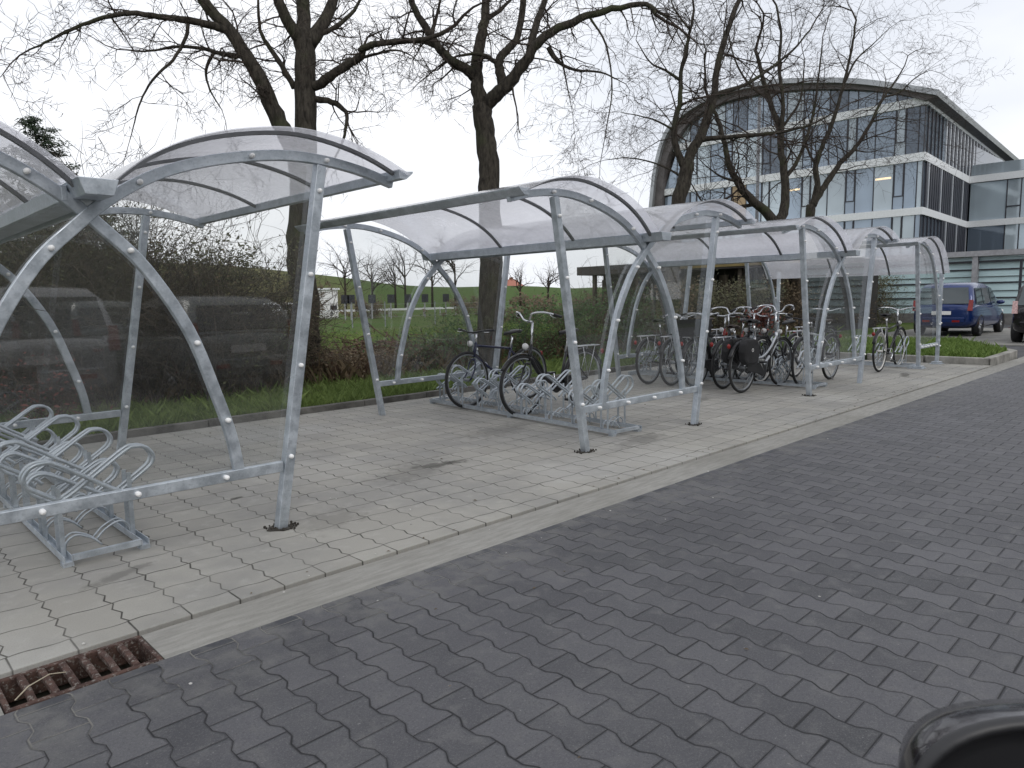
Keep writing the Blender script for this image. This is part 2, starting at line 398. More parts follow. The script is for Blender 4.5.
# ------------------------------------------------------------------ drain grate
t = empty('drain_grate', (.585, 2.93, -.012), 0, 'rusty cast iron drain grate set in the gutter', 'drain grate')
m = MB(); fr = [(-.25, -.14), (.25, -.14), (.25, .14), (-.25, .14)]
m.box((-.25, -.14, -.09), (.25, -.115, .004)).box((-.25, .115, -.09), (.25, .14, .004)).box((-.25, -.1149, -.09), (-.232, .1149, .004)).box((.232, -.1149, -.09), (.25, .1149, .004))
m.build('frame', 'rust', t, bevel=.004)
for i in range(6):
    xx = -.232+(i+1)*.464/7
    mm = MB().bar([(xx+R.uniform(-.002, .002), -.1145, -.008), (xx, .0, -.004), (xx+R.uniform(-.002, .002), .1145, -.008)], .024, .026, Vector((1, 0, 0)))
    mm.build('bar', 'rust', t, bevel=.005)
MB().box((-.23, -.1145, -.30), (.23, .1145, -.16)).build('pit', 'rust_dirt', t)
st = MB().tube([(.37, 2.84, .0), (.42, 2.90, .006), (.49, 2.93, .012), (.54, 2.925, .002)], .0022, 5).build('straw', 'straw', smooth=True)
tag(st, 'pale dry stalk lying across the drain grate', 'stalk')

# ------------------------------------------------------------------ SHELTERS
ARC = [(-.885, 2.09), (-.63, 2.15), (-.35, 2.18), (-.08, 2.17), (.27, 2.10), (.55, 2.0), (.78, 1.86), (.95, 1.71), (1.13, 1.52), (1.32, 1.2), (1.44, .85), (1.51, .6), (1.545, ZR)]
AP = [(q.x, q.y) for q in spline([(a, b, 0) for a, b in ARC], 5)]
def offs(P, d):
    out = []
    for i in range(len(P)):
        a, b = P[max(i-1, 0)], P[min(i+1, len(P)-1)]; tx, tz = b[0]-a[0], b[1]-a[1]; l = math.hypot(tx, tz)
        out.append((P[i][0]-tz/l*d, P[i][1]+tx/l*d))
    return out
def make_shelter(kind, label):
    t = empty('bicycle_shelter', (X0, Y0, 0), 0, label, 'bike shelter', 'galvanised bicycle shelters in a row beside the road')
    single = kind == 'single'
    sc = (lambda x: x if x < 0 else x*.70) if single else (lambda x: x)
    Wd = 1.08 if single else W
    ap = [(sc(x), z) for x, z in AP]
    aps = [ap] if single else [ap, [(W-x, z) for x, z in ap]]
    for y in (0, D):
        # leaning posts
        ends = [((0, 0), (-OT, 2.145))]+([((Wd, 0), (Wd+.02, 1.82))] if single else [((W, 0), (W+OT, 2.145))])
        for a, b in ends:
            MB().bar([(a[0], y, -.12), (a[0], y, 0), (b[0], y, b[1])], .06, .06).build('post', 'galv', t, bevel=.004)
            if single: MB().box((a[0]-.11, y-.1, .001), (a[0]+.11, y+.1, .014)).box((a[0]-.09, y-.07, .014), (a[0]+.09, y+.07, .045)).build('foot_plate', 'galv', t, bevel=.003)
        for i, P in enumerate(aps):
            yy = y+(.004 if i == 0 else -.004)+(.0 if y == 0 else 0)
            MB().bar([(x, yy, z) for x, z in P], .042, .058).build('arch', 'galv', t, bevel=.004)
        zr = ZR
        xl = -OT*zr/2.145; xr = Wd-xl if not single else Wd
        MB().bar([(xl+.035, y, zr), (xr-.035, y, zr)], .04, .06).build('bottom_rail', 'galv', t, bevel=.004)
        # clear sheet behind the frame
        yo = y+.036
        left = [(x, z) for x, z in ap if x <= (W/2 if not single else 9) and x > -OT+.005]
        poly = [(xl+.02, zr-.03), (-OT-.005, 2.15)]+left
        if single: poly = [(-.068, zr-.03), (-OT-.005, 2.15)]+[(x, z) for x, z in ap if x > -OT+.005][:-3]
        else:
            poly += [(W-x, z) for x, z in reversed(left)]+[(W+OT+.005, 2.15), (xr-.02, zr-.03)]
        MB().prism(poly, 1, yo-.002, yo+.002).build('clear_panel', 'clear_panel', t)
        # bolts
        bo = []
        for f in (.2, .45, .7, .93):
            bo.append((-OT*f+0*0, 2.145*f))
            if not single: bo.append((W+OT*f, 2.145*f))
            else: bo.append((Wd+.01, 1.7*f))
        for i in ((9, 17, 27, 38, 46, 53) if not single else (9, 17, 25, 35, 44, 52)):
            for P in aps: bo.append(P[i])
        for f in (.12, .34, .56, .8) if not single else (.1, .25, .4, .55, .7, .85): bo.append((xl+(xr-xl)*f, zr))
        for x, z in bo:
            if z < .2: continue
            MB().lathe([(0.0005, -.052), (.010, -.050), (.014, -.042), (.014, -.03), (.014, -.02)], (x, y, z), 1, 10).build('bolt', 'bolt_cap', t, smooth=True)
    # longitudinal members
    y0, y1 = -.17, D+.12
    for i, P in enumerate(aps):
        e = P[0]; sg = -1 if i == 0 else 1
        pr = [(e[0]+sg*.055, e[1]+.062), (e[0]+sg*.05, e[1]+.048), (e[0]-sg*.0, e[1]+.008), (e[0]-sg*.05, e[1]+.008), (e[0]-sg*.055, e[1]+.066), (e[0], e[1]+.056)]
        MB().prism(pr, 1, y0, y1).build('eave_beam', 'galv', t, bevel=.002)
    gx = W/2 if not single else .78
    gz = 1.84 if not single else 1.72
    if not single:
        gpoly = [(gx-.06, gz), (gx+.06, gz), (gx+.085, gz+.075), (gx-.085, gz+.075)]
        MB().prism(gpoly, 1, -.23, D+.2).build('gutter_box', 'galv', t, bevel=.003)
        for s_ in (-1, 1): MB().box((gx+s_*.095-.012, -.02, gz-.012), (gx+s_*.095+.012, D+.02, gz+.062)).build('valley_beam', 'galv', t, bevel=.003)
    # roof sheets on top of the arches
    for i, P in enumerate(aps):
        lim = (W/2-.02) if not single else 9
        nq = len([q for q in ap if q[0] < lim]); Q = [offs(ap, .034+.085*math.sin(PI*min(1, i_/nq)))[i_] for i_ in range(len(ap))]; Q = [(x, z) for x, z in Q if x < lim]
        if single: Q = [q for q in Q if q[1] > 1.66]
        Q2 = offs(Q, .005)
        if i: Q = [(W-x, z) for x, z in Q]; Q2 = [(W-x, z) for x, z in Q2]
        rs = MB().prism(Q+Q2[::-1], 1, -.20, D+.14); rr = rs.build('roof_sheet', 'roof_sheet', t, smooth=False)
        for yv in (-.10, D*.26, D*.6):
            MB().bar([(x, yv, z-.012) for x, z in Q], .028, .02).build('roof_rib', 'dark_rib', rr)
    return t
sh0 = make_shelter('double', 'nearest galvanised double bike shelter, cut off by the left edge, empty of bikes')
LBL = ['second galvanised double bike shelter with two dark bikes parked under its arched roof',
       'third galvanised double bike shelter, crowded with parked bikes']
for i in (1, 2):
    c = copy_tree(sh0); c.location = (X0+PP*i, Y0, 0); c['label'] = LBL[i-1]
s4 = make_shelter('single', 'farthest, narrow single-arched bike shelter standing on foot plates by the grass island'); s4.location = (X0+PP*3-.06, Y0, 0)

# ------------------------------------------------------------------ RACKS
def make_rack(label, sides=(1, -1)):
    t = empty('bicycle_rack', (0, 0, 0), 0, label, 'bike rack', 'galvanised bike racks inside the shelters')
    for x in (-.185, .185):
        MB().box((x-.02, 0, .022), (x+.02, 3.25, .028)).box((x-.02, 0, .028), (x-.015, 3.25, .058)).box((x+.015, 0, .028), (x+.02, 3.25, .058)).build('base_rail', 'galv', t)
        for y in (.04, 1.6, 3.2): MB().box((x-.025, y-.03, -.001), (x+.025, y+.03, .0215)).build('foot', 'galv', t)
    for y in (.012, 3.236): MB().box((-.163, y-.012, .03), (.163, y+.012, .06)).build('cross_bar', 'galv', t)
    for i in range(8):
        y = .2+.405*i
        for sd in sides:
            hi = (i+(0 if sd > 0 else 0)) % 2 == 0
            dz = 0 if hi else -.13; dx = 0 if hi else -.05; yo = y+sd*.055
            prof = [(-.19, .28), (-.08, .34), (.17, .515), (.23, .538), (.29, .525), (.325, .475), (.315, .43), (.27, .39), (.14, .30), (.10, .26)]
            if not hi: prof = [(-.17, .20), (-.07, .26), (.10, .37), (.16, .40), (.21, .395), (.245, .35), (.235, .31), (.20, .275), (.10, .205), (.07, .16)]
            m = MB()
            for e in (-.031, .031):
                pts = spline([(sd*x, yo+e, z) for x, z in prof], 5); m.tube(pts, .0105, 8)
            m.build('wheel_holder', 'galv', t, smooth=True)
            m = MB()
            for e in (-.031, .031): m.tube(spline([(sd*.175, yo+e, .05), (sd*.165, yo+e, .10), (sd*.12, yo+e, .13), (sd*.05, yo+e, .10), (sd*.0, yo+e, .05)], 4), .006, 6)
            m.build('wheel_stop', 'galv', t, smooth=True)
            for e in (-.045, .045):
                MB().box((sd*.185-.011, yo+e-.003, .03), (sd*.185+.011, yo+e+.003, .40 if hi else .27)).build('upright', 'galv', t)
    return t
rk = make_rack('empty galvanised bike rack under the nearest shelter'); rk.location = (X0+.9, 4.13, 0)
for i, l in ((1, 'galvanised bike rack holding two dark bikes under the second shelter'), (2, 'galvanised bike rack full of bikes under the third shelter')):
    c = copy_tree(rk); c.location = (X0+PP*i+.9, 4.13, 0); c['label'] = l
    if i == 1: c.rotation_euler = (0, 0, -.085)
c = make_rack('galvanised one-sided bike rack under the narrow farthest shelter', (1,)); c.location = (13.95, 4.0, 0)
# slim rack end seen at the left edge has its twin outside the frame

# ------------------------------------------------------------------ BICYCLES
wheel_cache = {}
def wheel(t, cx, tyre='rubber', rim='alu'):
    key = (tyre, rim)
    if key not in wheel_cache:
        m = MB().torus((0, 0, 0), .335-.022, .012, 40, 6); m.lathe([(.012, -.05), (.02, -.045), (.02, .045), (.012, .05)], (0, 0, 0), 1, 10)
        ty = MB().torus((0, 0, 0), .335, .019, 44, 8)
        sp = MB()
        for k_ in range(28):
            w = 2*PI*k_/28; s_ = .035 if k_ % 2 else -.035; w2 = w+(.35 if k_ % 4 < 2 else -.35)
            sp.tube([(.02*math.cos(w2), s_, .02*math.sin(w2)), (.308*math.cos(w), 0, .308*math.sin(w))], .0010, 3, False)
        wheel_cache[key] = (m, ty, sp)
    m, ty, sp = wheel_cache[key]
    if isinstance(m, MB):
        o = m.build('wheel', rim, t, True); a = ty.build('tyre', tyre, o, True); b = sp.build('spokes', 'weathered_steel', o)
        wheel_cache[key] = (o.data, a.data, b.data)
    else:
        o = bpy.data.objects.new('wheel', m); COL.objects.link(o); o.parent = t
        a = bpy.data.objects.new('tyre', ty); COL.objects.link(a); a.parent = o
        b = bpy.data.objects.new('spokes', sp); COL.objects.link(b); b.parent = o
    o.location = (cx, 0, .354); o.rotation_euler = (0, R.uniform(0, 6), 0); return o
def bicycle(loc, rz, label, paint='black_paint', style='city', bars='swept', saddle=.95, tyre='rubber', rim='weathered_steel', guard='black_paint',
            carrier=True, basket=None, panniers=None, lock=False, flowers=False, bar_h=1.06, guards=True, steer=0., lean=0.):
    t = empty('bicycle', loc, rz, label, 'bicycle', 'bicycles parked in the shelter racks'); t.rotation_euler = (lean, 0, rz)
    WB = 1.09
    wheel(t, 0, tyre, rim)
    bb = (.45, 0, .29); sc_ = (.30, 0, saddle-.13); st = (.345, 0, .70); hd_t = (.93, 0, .80); hd_b = (.975, 0, .63)
    m = MB()
    m.tube([(bb[0], 0, bb[2]), (st[0]-.035, 0, st[2]+.05)], .0165, 8)
    if style == 'diamond':
        m.tube([(st[0]-.01, 0, st[2]), (.93, 0, .77)], .0155, 8); m.tube([bb, (.965, 0, .66)], .018, 8)
    elif style == 'step':
        m.tube(spline([bb, (.60, 0, .36), (.80, 0, .50), (.965, 0, .66)], 5), .020, 8)
        m.tube(spline([(.40, 0, .45), (.60, 0, .48), (.80, 0, .60), (.945, 0, .75)], 5), .015, 8)
    else:
        m.tube(spline([bb, (.56, 0, .33), (.80, 0, .47), (.96, 0, .68)], 5), .026, 8)
    m.tube([hd_t, hd_b], .021, 10)
    for s_ in (-1, 1):
        m.tube([(0, s_*.062, .354), (.25, s_*.055, .315), bb], .0095, 6)
        m.tube([(0, s_*.062, .354), (.20, s_*.04, .56), (st[0]-.02, 0, st[2]-.02)], .0075, 6)
    m.tube([(bb[0], -.04, bb[2]), (bb[0], .04, bb[2])], .024, 10)
    m.build('frame', paint, t, True)
    MB().tube([st, sc_, (sc_[0]-.005, 0, sc_[2]+.07)], .0135, 8).build('seat_post', 'chrome', t, True)
    # saddle
    rows = []
    for i, (x, w, z) in enumerate([(-.13, .04, .02), (-.12, .085, .035), (-.06, .095, .035), (.0, .06, .02), (.07, .03, .012), (.13, .022, .008), (.145, .008, 0)]):
        rows.append([(sc_[0]+x, w*math.cos(q), saddle-.03+z+.022*math.sin(q)-.01) for q in [2*PI*j/10 for j in range(10)]])
    MB().grid(rows, True).build('saddle', 'brown_leather' if R.random() < .25 else 'black_plastic', t, True)
    # steering assembly
    fw = wheel(t, WB, tyre, rim)
    m = MB()
    for s_ in (-1, 1): m.tube(spline([(.985, s_*.03, .60), (1.0, s_*.058, .54), (1.03, s_*.062, .45), (WB, s_*.062, .354)], 3), .011, 6)
    m.tube([(.985, -.035, .60), (.985, .035, .60)], .016, 6); m.build('fork', paint if style == 'diamond' else guard, t, True)
    hs = Vector((.905, 0, bar_h-.06)) if bars != 'flat' else Vector((.92, 0, bar_h-.08))
    MB().tube([hd_t, (hs.x, 0, hs.z)], .013, 8).tube([(hs.x, 0, hs.z), (hs.x+.07, 0, hs.z+.012)], .014, 8).build('stem', 'chrome', t, True)
    cx, cz = hs.x+.075, hs.z+.015
    if bars == 'flat': half = [(cx, 0, cz), (cx, .08, cz+.005), (cx-.02, .16, cz+.02), (cx-.06, .30, cz+.03)]
    elif bars == 'high': half = [(cx, 0, cz), (cx+.02, .05, cz+.02), (cx+.03, .10, cz+.085), (cx-.02, .20, cz+.10), (cx-.10, .27, cz+.08), (cx-.20, .30, cz+.05)]
    else: half = [(cx, 0, cz), (cx+.03, .06, cz+.005), (cx+.04, .14, cz+.03), (cx-.02, .235, cz+.04), (cx-.12, .275, cz+.03), (cx-.20, .29, cz+.02)]
    L_ = [(a, -b, c_) for a, b, c_ in reversed(half[1:])]+half
    hb = MB().tube(spline(L_, 5), .0112, 8).build('handlebar', 'chrome' if bars != 'flat' else 'black_paint', t, True)
    for s_ in (-1, 1):
        e = Vector((half[-1][0], s_*half[-1][1], half[-1][2])); e2 = Vector((half[-2][0], s_*half[-2][1], half[-2][2])); d = (e-e2).normalized()
        MB().tube([e-d*.085, e+d*.03], .0165, 8).build('grip', 'black_plastic', hb, True)
        MB().tube([e-d*.11+Vector((.02, 0, -.01)), e-d*.06+Vector((.045, 0, -.02)), e+Vector((.04, 0, -.02))], .005, 5).build('brake_lever', 'chrome', hb, True)
    MB().tube(spline([(cx, .1, cz), (cx+.09, .05, cz-.04), (cx+.05, 0, cz-.2), (WB-.05, -.02, .62)], 5), .003, 4).tube(spline([(cx, -.1, cz), (cx+.08, -.06, cz-.08), (.95, -.02, .75), (.80, .01, .6)], 5), .003, 4).build('cable', 'black_plastic', t)
    if guards:
        for c0, a0, a1 in ((0, -.15, 2.75), (WB, .55, 2.85)):
            rows = []
            for i in range(19):
                w = a0+(a1-a0)*i/18; row = []
                for q in (-1, -.5, 0, .5, 1): row.append((c0+(.375-.006*q*q)*math.cos(w), .027*q, .354+(.375-.008*q*q)*math.sin(w)))
                rows.append(row)
            rows += []
            o = MB().grid(rows).build('mudguard', guard, t, True); sm = o.modifiers.new('S', 'SOLIDIFY'); sm.thickness = .003
    if carrier:
        m = MB(); z = .75
        for s_ in (-.06, 0, .06): m.tube([(-.22, s_, z), (.20, s_, z)], .005, 5)
        m.tube(spline([(.20, -.06, z), (-.22, -.06, z), (-.26, 0, z), (-.22, .06, z), (.20, .06, z)], 3), .0055, 5)
        for x in (-.15, 0, .13): m.tube([(x, -.06, z), (x, .06, z)], .004, 4)
        for s_ in (-1, 1): m.tube([(-.15, s_*.06, z), (0, s_*.068, .37)], .005, 5); m.tube([(.08, s_*.06, z), (0, s_*.068, .37)], .005, 5)
        m.build('carrier', 'alu' if paint != 'silver_paint' else 'black_paint', t, True)
    MB().ball((-.365 if guards else -.25, 0, .60 if not carrier else .66), .026, 8, 6, (.7, 1.1, 1.3)).build('rear_light', 'red_lens', t, True)
    MB().lathe([(.001, .0), (.03, .005), (.038, .03), (.036, .045), (.001, .05)], (1.0, 0, .80), 0, 12).build('headlight', 'white_plastic', t, True)
    # drive
    cr = MB().torus((bb[0], -.055, bb[2]), .085, .005, 28, 5).lathe([(.02, -.06), (.02, -.05)], (bb[0], 0, bb[2]), 1, 10)
    w = R.uniform(0, 6)
    for s_ in (1, -1):
        e = (bb[0]+s_*.17*math.cos(w), -.075*s_, bb[2]+s_*.17*math.sin(w)*.9); cr.tube([(bb[0], -.07*s_, bb[2]), e], .009, 6)
    c0 = cr.build('crank', 'chrome', t, True)
    for s_ in (1, -1):
        e = (bb[0]+s_*.17*math.cos(w), -.12*s_, bb[2]+s_*.17*math.sin(w)*.9); MB().box((e[0]-.045, e[1]-.035, e[2]-.012), (e[0]+.045, e[1]+.035, e[2]+.012)).build('pedal', 'black_plastic', c0)
    if style != 'diamond':
        MB().prism([(.0, .31), (.0, .40), (.3, .40), (.44, .385), (.53, .34), (.53, .24), (.44, .20), (.3, .25)], 1, -.075, -.045).build('chain_guard', 'black_plastic', t, bevel=.01)
    else:
        MB().tube([(0, -.05, .385), (bb[0], -.05, bb[2]+.085)], .004, 4).tube([(0, -.05, .325), (bb[0], -.05, bb[2]-.085)], .004, 4).build('chain', 'weathered_steel', t)
    MB().tube([(.38, .05, .28), (.30, .16, .03)], .008, 6).build('kickstand', 'alu', t, True)
    if basket == 'rear':
        m = MB(); z0, z1 = .765, 1.0
        m.prism([(-.24, z0), (-.27, z1), (-.265, z1), (-.235, z0+.005), (.145, z0+.005), (.175, z1), (.18, z1), (.15, z0)], 1, -.15, .15)
        m.prism([(-.24, z0), (-.27, z1), (.18, z1), (.15, z0)], 1, -.156, -.1505).prism([(-.24, z0), (-.27, z1), (.18, z1), (.15, z0)], 1, .1505, .156)
        m.build('basket', 'black_plastic', t)
    if basket == 'front':
        m = MB()
        for z, gx_ in ((.80, .13), (.87, .145), (.94, .155), (1.0, .165)):
            m.tube([(1.0, -gx_, z), (1.26, -gx_, z), (1.26, gx_, z), (1.0, gx_, z), (1.0, -gx_, z)], .004, 4)
        for i in range(9):
            y = -.14+.035*i; m.tube([(1.26, y, .80), (1.27, y*1.15, 1.0)], .0025, 3); m.tube([(1.0, y, .80), (1.0, y*1.15, 1.0)], .0025, 3); m.tube([(1.0, y, .80), (1.26, y, .80)], .0025, 3)
        for i in range(7):
            x = 1.0+.043*i
            for s_ in (-1, 1): m.tube([(x, s_*.13, .80), (x, s_*.163, 1.0)], .0025, 3)
        m.build('basket', 'black_paint', t)
    if flowers:
        m = MB()
        for i in range(420):
            c_ = Vector((1.12+R.gauss(0, .10), R.gauss(0, .11), .98+R.gauss(0, .09))); a = Vector((R.gauss(0, 1), R.gauss(0, 1), R.gauss(0, 1))).normalized(); b = a.orthogonal().normalized(); c2 = a.cross(b); s_ = R.uniform(.012, .03)
            m.add([c_+b*s_, c_+c2*s_, c_-b*s_, c_-c2*s_], [(0, 1, 2, 3)])
        m.build('flowers', 'flower_red', t)
    if panniers:
        for s_ in (-1, 1):
            m = MB().prism([(-.25, .70), (-.27, .58), (-.24, .46), (-.18, .41), (.06, .40), (.13, .45), (.15, .60), (.12, .70), (.06, .745), (-.18, .75)], 1, s_*.075, s_*.18)
            bag = m.build('pannier', 'black_fabric', t, bevel=.03)
            MB().lathe([(.018, 0), (.024, 0), (.024, .003), (.018, .003), (.018, 0)], (-.06, s_*.181-(.003 if s_ < 0 else 0), .60), 1, 16).build('emblem', 'white_plastic', bag)
    return t
bx = X0+PP+.9; sx = X0+PP*2+.9
# second shelter: both head left, front wheel in the rack
bicycle((bx+.11+1.09, 6.66, 0), PI, 'dark blue diamond-frame bicycle with flat handlebar, farther of the two under the second shelter', 'navy_paint', 'diamond', 'flat', .93, guards=False, carrier=False, bar_h=1.0)
bicycle((bx+.10+1.08, 5.68, 0), PI, 'black low-step city bicycle with chrome swept handlebar, nearer of the two under the second shelter', 'black_paint', 'city', 'high', .96, bar_h=1.13, guard='black_paint')
# third shelter, riding in from the left
bicycle((sx-1.10, 6.32, 0), 0.02, 'thin black bicycle with red rear reflector, leftmost and farthest in the third shelter', 'black_paint', 'diamond', 'swept', .98, guard='black_paint', carrier=True, bar_h=1.04)
bicycle((sx-1.02, 5.56, 0), -.02, 'black bicycle with a dark crate on its carrier in the third shelter', 'black_paint', 'step', 'high', .92, basket='rear', bar_h=1.1)
bicycle((sx-.93, 5.15, 0), .02, 'grey blue bicycle with red flowers in its front basket', 'grey_paint', 'step', 'high', .90, basket='front', flowers=True, bar_h=1.1)
bicycle((sx-1.17, 4.74, 0), -.03, 'silver bicycle with black panniers and red rear light, nearest in the third shelter', 'silver_paint', 'step', 'high', .99, panniers=True, guard='black_paint', bar_h=1.13)
# third shelter, riding in from the right
bicycle((sx+1.10, 4.45, 0), PI+.02, 'silver grey bicycle seen through the clear panel beside the right post of the third shelter', 'silver_paint', 'diamond', 'flat', .94, bar_h=1.03)
bicycle((sx+1.06, 5.0, 0), PI-.03, 'black bicycle with white tyre walls entering the third rack from the right', 'black_paint', 'step', 'swept', .92, tyre='rubber', rim='white_wall_tyre')
bicycle((sx+1.10, 5.78, 0), PI+.02, 'dark red city bicycle behind the black one on the right side of the third rack', 'red_paint', 'city', 'swept', .95)
bicycle((sx+1.10, 6.45, 0), PI-.02, 'dark green bicycle at the hedge end on the right side of the third rack', 'green_paint', 'diamond', 'swept', .95)
bicycle((sx-1.06, 5.93, 0), .03, 'slim black bicycle between the crate bike and the farthest bike in the third shelter', 'black_paint', 'diamond', 'swept', .95, bar_h=1.07)
bicycle((sx+1.14, 5.40, 0), PI+.04, 'black mountain style bicycle with flat bar on the right of the third rack', 'black_paint', 'diamond', 'flat', .92, guards=False, carrier=False)
# fourth
bicycle((12.88, 4.25, 0), .03, 'black bicycle with white-walled tyres parked at the farthest shelter', 'black_paint', 'diamond', 'swept', .97, rim='white_wall_tyre', bar_h=1.08)
bicycle((12.86, 5.55, 0), -.03, 'black step-through bicycle behind the white-walled one at the farthest shelter', 'black_paint', 'step', 'swept', .90)

# ------------------------------------------------------------------ TREES
def twigs(m, p, d, L, r, lev, rnd, droop=0., spread=.9, nseg=4, dens=1.):
    pts = [p]; rad = [r]; q = p.copy(); dd = d.normalized(); kids = []
    for i in range(nseg):
        dd = (dd+Vector((rnd.gauss(0, .30), rnd.gauss(0, .30), rnd.gauss(0, .26)-droop*.10))).normalized()
        q = q+dd*(L/nseg); pts.append(q.copy()); rad.append(r*(1-.72*(i+1)/nseg)); kids.append((q.copy(), dd.copy(), rad[-1]))
    m.tube(pts, rad, 3 if r < .012 else 5, False)
    if lev > 0:
        for (q, dd, rr) in kids:
            for j in range(rnd.choice((1, 1, 2)) if rnd.random() < dens else 0):
                s_ = Vector((rnd.gauss(0, 1), rnd.gauss(0, 1), rnd.gauss(0, .8))).normalized()
                nd = (dd*.75+s_*spread).normalized()
                twigs(m, q, nd, L*rnd.uniform(.40, .64), max(rr*.66, .0040), lev-1, rnd, droop, spread, max(3, nseg-1), dens)
def limb3d(pix, depth, dz=0., known=None):
    """pixel polyline -> 3-D polyline, each node shifted in depth by a growing amount so that the crown has volume"""
    out = []; n = len(pix)
    if known: depth = min(known, key=lambda q: math.hypot(q[0]-pix[0][0], q[1]-pix[0][1]))[2]
    for i, (x, y) in enumerate(pix):
        dd = depth+dz*i/max(1, n-1)
        if known is not None:
            if i: px0, py0, d0 = prev; known += [(px0+(x-px0)*f/4, py0+(y-py0)*f/4, d0+(dd-d0)*f/4) for f in range(1, 5)]
            else: known.append((x, y, dd))
            prev = (x, y, dd)
        out.append(Vector((0, 0, CH))+ray(x, y)*dd)
    return out
def tree(label, base_px, depth, limbs, seed, droop=.5, lev=3, dens=.56, tw_r=.012, L=.95):
    rnd = random.Random(seed); tp = limbs[0]
    b = Vector((0, 0, CH))+ray(*base_px)*depth; bz = 0.0
    t = empty('bare_tree', (b.x, b.y, 0), 0, label, 'tree', 'bare deciduous trees along the hedge')
    M = MB(); T = MB(); known = []
    for k_, (pix, r0, r1, dz) in enumerate(limbs):
        P = limb3d(pix, depth, dz, known); off_ = Vector((b.x, b.y, 0)); P = [q-off_ for q in P]
        if k_ == 0: P = [Vector((P[0].x*.3, P[0].y*.3, -.1)), Vector((P[0].x*.6, P[0].y*.6, .15))]+P
        Q = spline(P, 4); n = len(Q)
        Q = [q+Vector((rnd.gauss(0, .25), rnd.gauss(0, .25), rnd.gauss(0, .25)))*min(.04, r0*.3) for q in Q]
        rad = [(r0+(r1-r0)*i/(n-1))*rnd.uniform(.95, 1.06) for i in range(n)]
        if k_ == 0: rad[0] *= 1.45; rad[1] *= 1.3; rad[2] *= 1.15
        M.tube(Q, rad, 12 if r0 > .1 else 8)
        start = 0 if k_ else n
        ln = sum((Q[i+1]-Q[i]).length for i in range(n-1))
        i0 = int(n*.25) if k_ else n
        for i in range(i0, n-1):
            if rnd.random() > dens: continue
            d = (Q[i+1]-Q[i]).normalized(); s_ = Vector((rnd.gauss(0, 1), rnd.gauss(0, 1), rnd.gauss(0, .9)+.1)).normalized()
            rr = min(rad[i]*.45, tw_r*rnd.uniform(.8, 1.9))
            twigs(T, Q[i], (d*.5+s_), L*rnd.uniform(.6, 1.2), rr, lev-1, rnd, droop)
        if k_: 
            d = (Q[-1]-Q[-2]).normalized(); twigs(T, Q[-1], d, L*1.1, rad[-1], lev, rnd, droop, nseg=5)
    M.build('trunk', 'bark', t, True); T.build('crown', 'twig', t)
    return t
tree('large bare tree behind the nearest shelter with a thick limb leaning left', (308, 385), 11.6,
     [([(306, 350), (305, 300), (299, 250), (302, 200), (305, 150), (306, 100), (305, 60), (304, 40)], .245, .155, 0),
      ([(303, 195), (294, 150), (279, 122), (266, 92), (246, 55), (229, 30), (203, 0), (185, -40)], .16, .07, -.6),
      ([(229, 31), (214, 26), (200, 23), (180, 19), (159, 17), (130, 13), (103, 18), (76, 28), (50, 40), (30, 50)], .07, .012, -1.0),
      ([(246, 57), (232, 55), (219, 53), (199, 48), (173, 47), (150, 51), (126, 50)], .045, .012, .6),
      ([(188, 24), (186, 37), (173, 60), (156, 76), (143, 96), (136, 116), (130, 140)], .03, .006, -.3),
      ([(215, 50), (206, 70), (210, 90), (222, 110)], .03, .008, .2),
      ([(304, 45), (292, 28), (282, 10), (272, -20)], .12, .07, -.4),
      ([(304, 42), (303, 10), (300, -30)], .13, .08, .3), ([(308, 45), (322, 24), (332, 4), (340, -25)], .12, .07, .5),
      ([(294, 88), (282, 66), (270, 48), (260, 30), (258, 0)], .05, .02, -.3), ([(290, 80), (283, 73), (284, 60), (277, 50)], .03, .01, .3),
      ([(312, 88), (330, 77), (345, 66), (361, 57), (363, 48), (386, 43), (420, 40), (445, 32)], .085, .03, -.7),
      ([(314, 99), (328, 101), (341, 107), (347, 118), (343, 140)], .06, .02, .1), ([(345, 62), (372, 55), (396, 50), (412, 56)], .03, .01, .3),
      ([(316, 35), (330, 30), (350, 15), (365, -8)], .05, .02, .2)], 11, L=.85)
tree('bare tree with a slender trunk and spreading drooping twigs behind the second shelter', (490, 372), 12.6,
     [([(489, 350), (490, 300), (491, 250), (490, 200), (488, 160), (484, 130), (482, 105)], .235, .17, 0),
      ([(482, 108), (477, 85), (477, 65), (480, 43), (484, 20), (487, -15)], .13, .07, .2),
      ([(476, 78), (465, 68), (453, 62), (440, 50), (428, 32), (415, 10), (408, -15)], .10, .05, -.6),
      ([(484, 106), (493, 98), (507, 86), (516, 74), (526, 60), (537, 44), (559, 28), (586, 16), (612, 9), (646, 5), (657, 16)], .13, .03, -.8),
      ([(504, 88), (500, 72), (500, 58), (509, 48), (518, 36), (523, 5), (525, -20)], .09, .05, .5),
      ([(500, 66), (489, 58), (475, 54), (458, 56)], .05, .02, -.2), ([(530, 50), (536, 25), (545, 0), (550, -20)], .07, .04, .3),
      ([(440, 48), (425, 42), (400, 40), (380, 44), (362, 52)], .05, .02, .4), ([(548, 47), (556, 60), (575, 70), (600, 72), (618, 80)], .04, .01, .3),
      ([(590, 18), (606, 45), (612, 90), (606, 130), (600, 165)], .02, .005, -.2), ([(560, 50), (566, 80), (572, 110)], .02, .005, .2),
      ([(430, 35), (436, 20), (440, 0)], .04, .02, .3), ([(483, 22), (500, 10), (515, -5)], .05, .02, .3), ([(645, 5), (670, 20), (690, 40)], .02, .006, .3)], 23)
def far_tree(*a, **k): return tree(*a, **k)
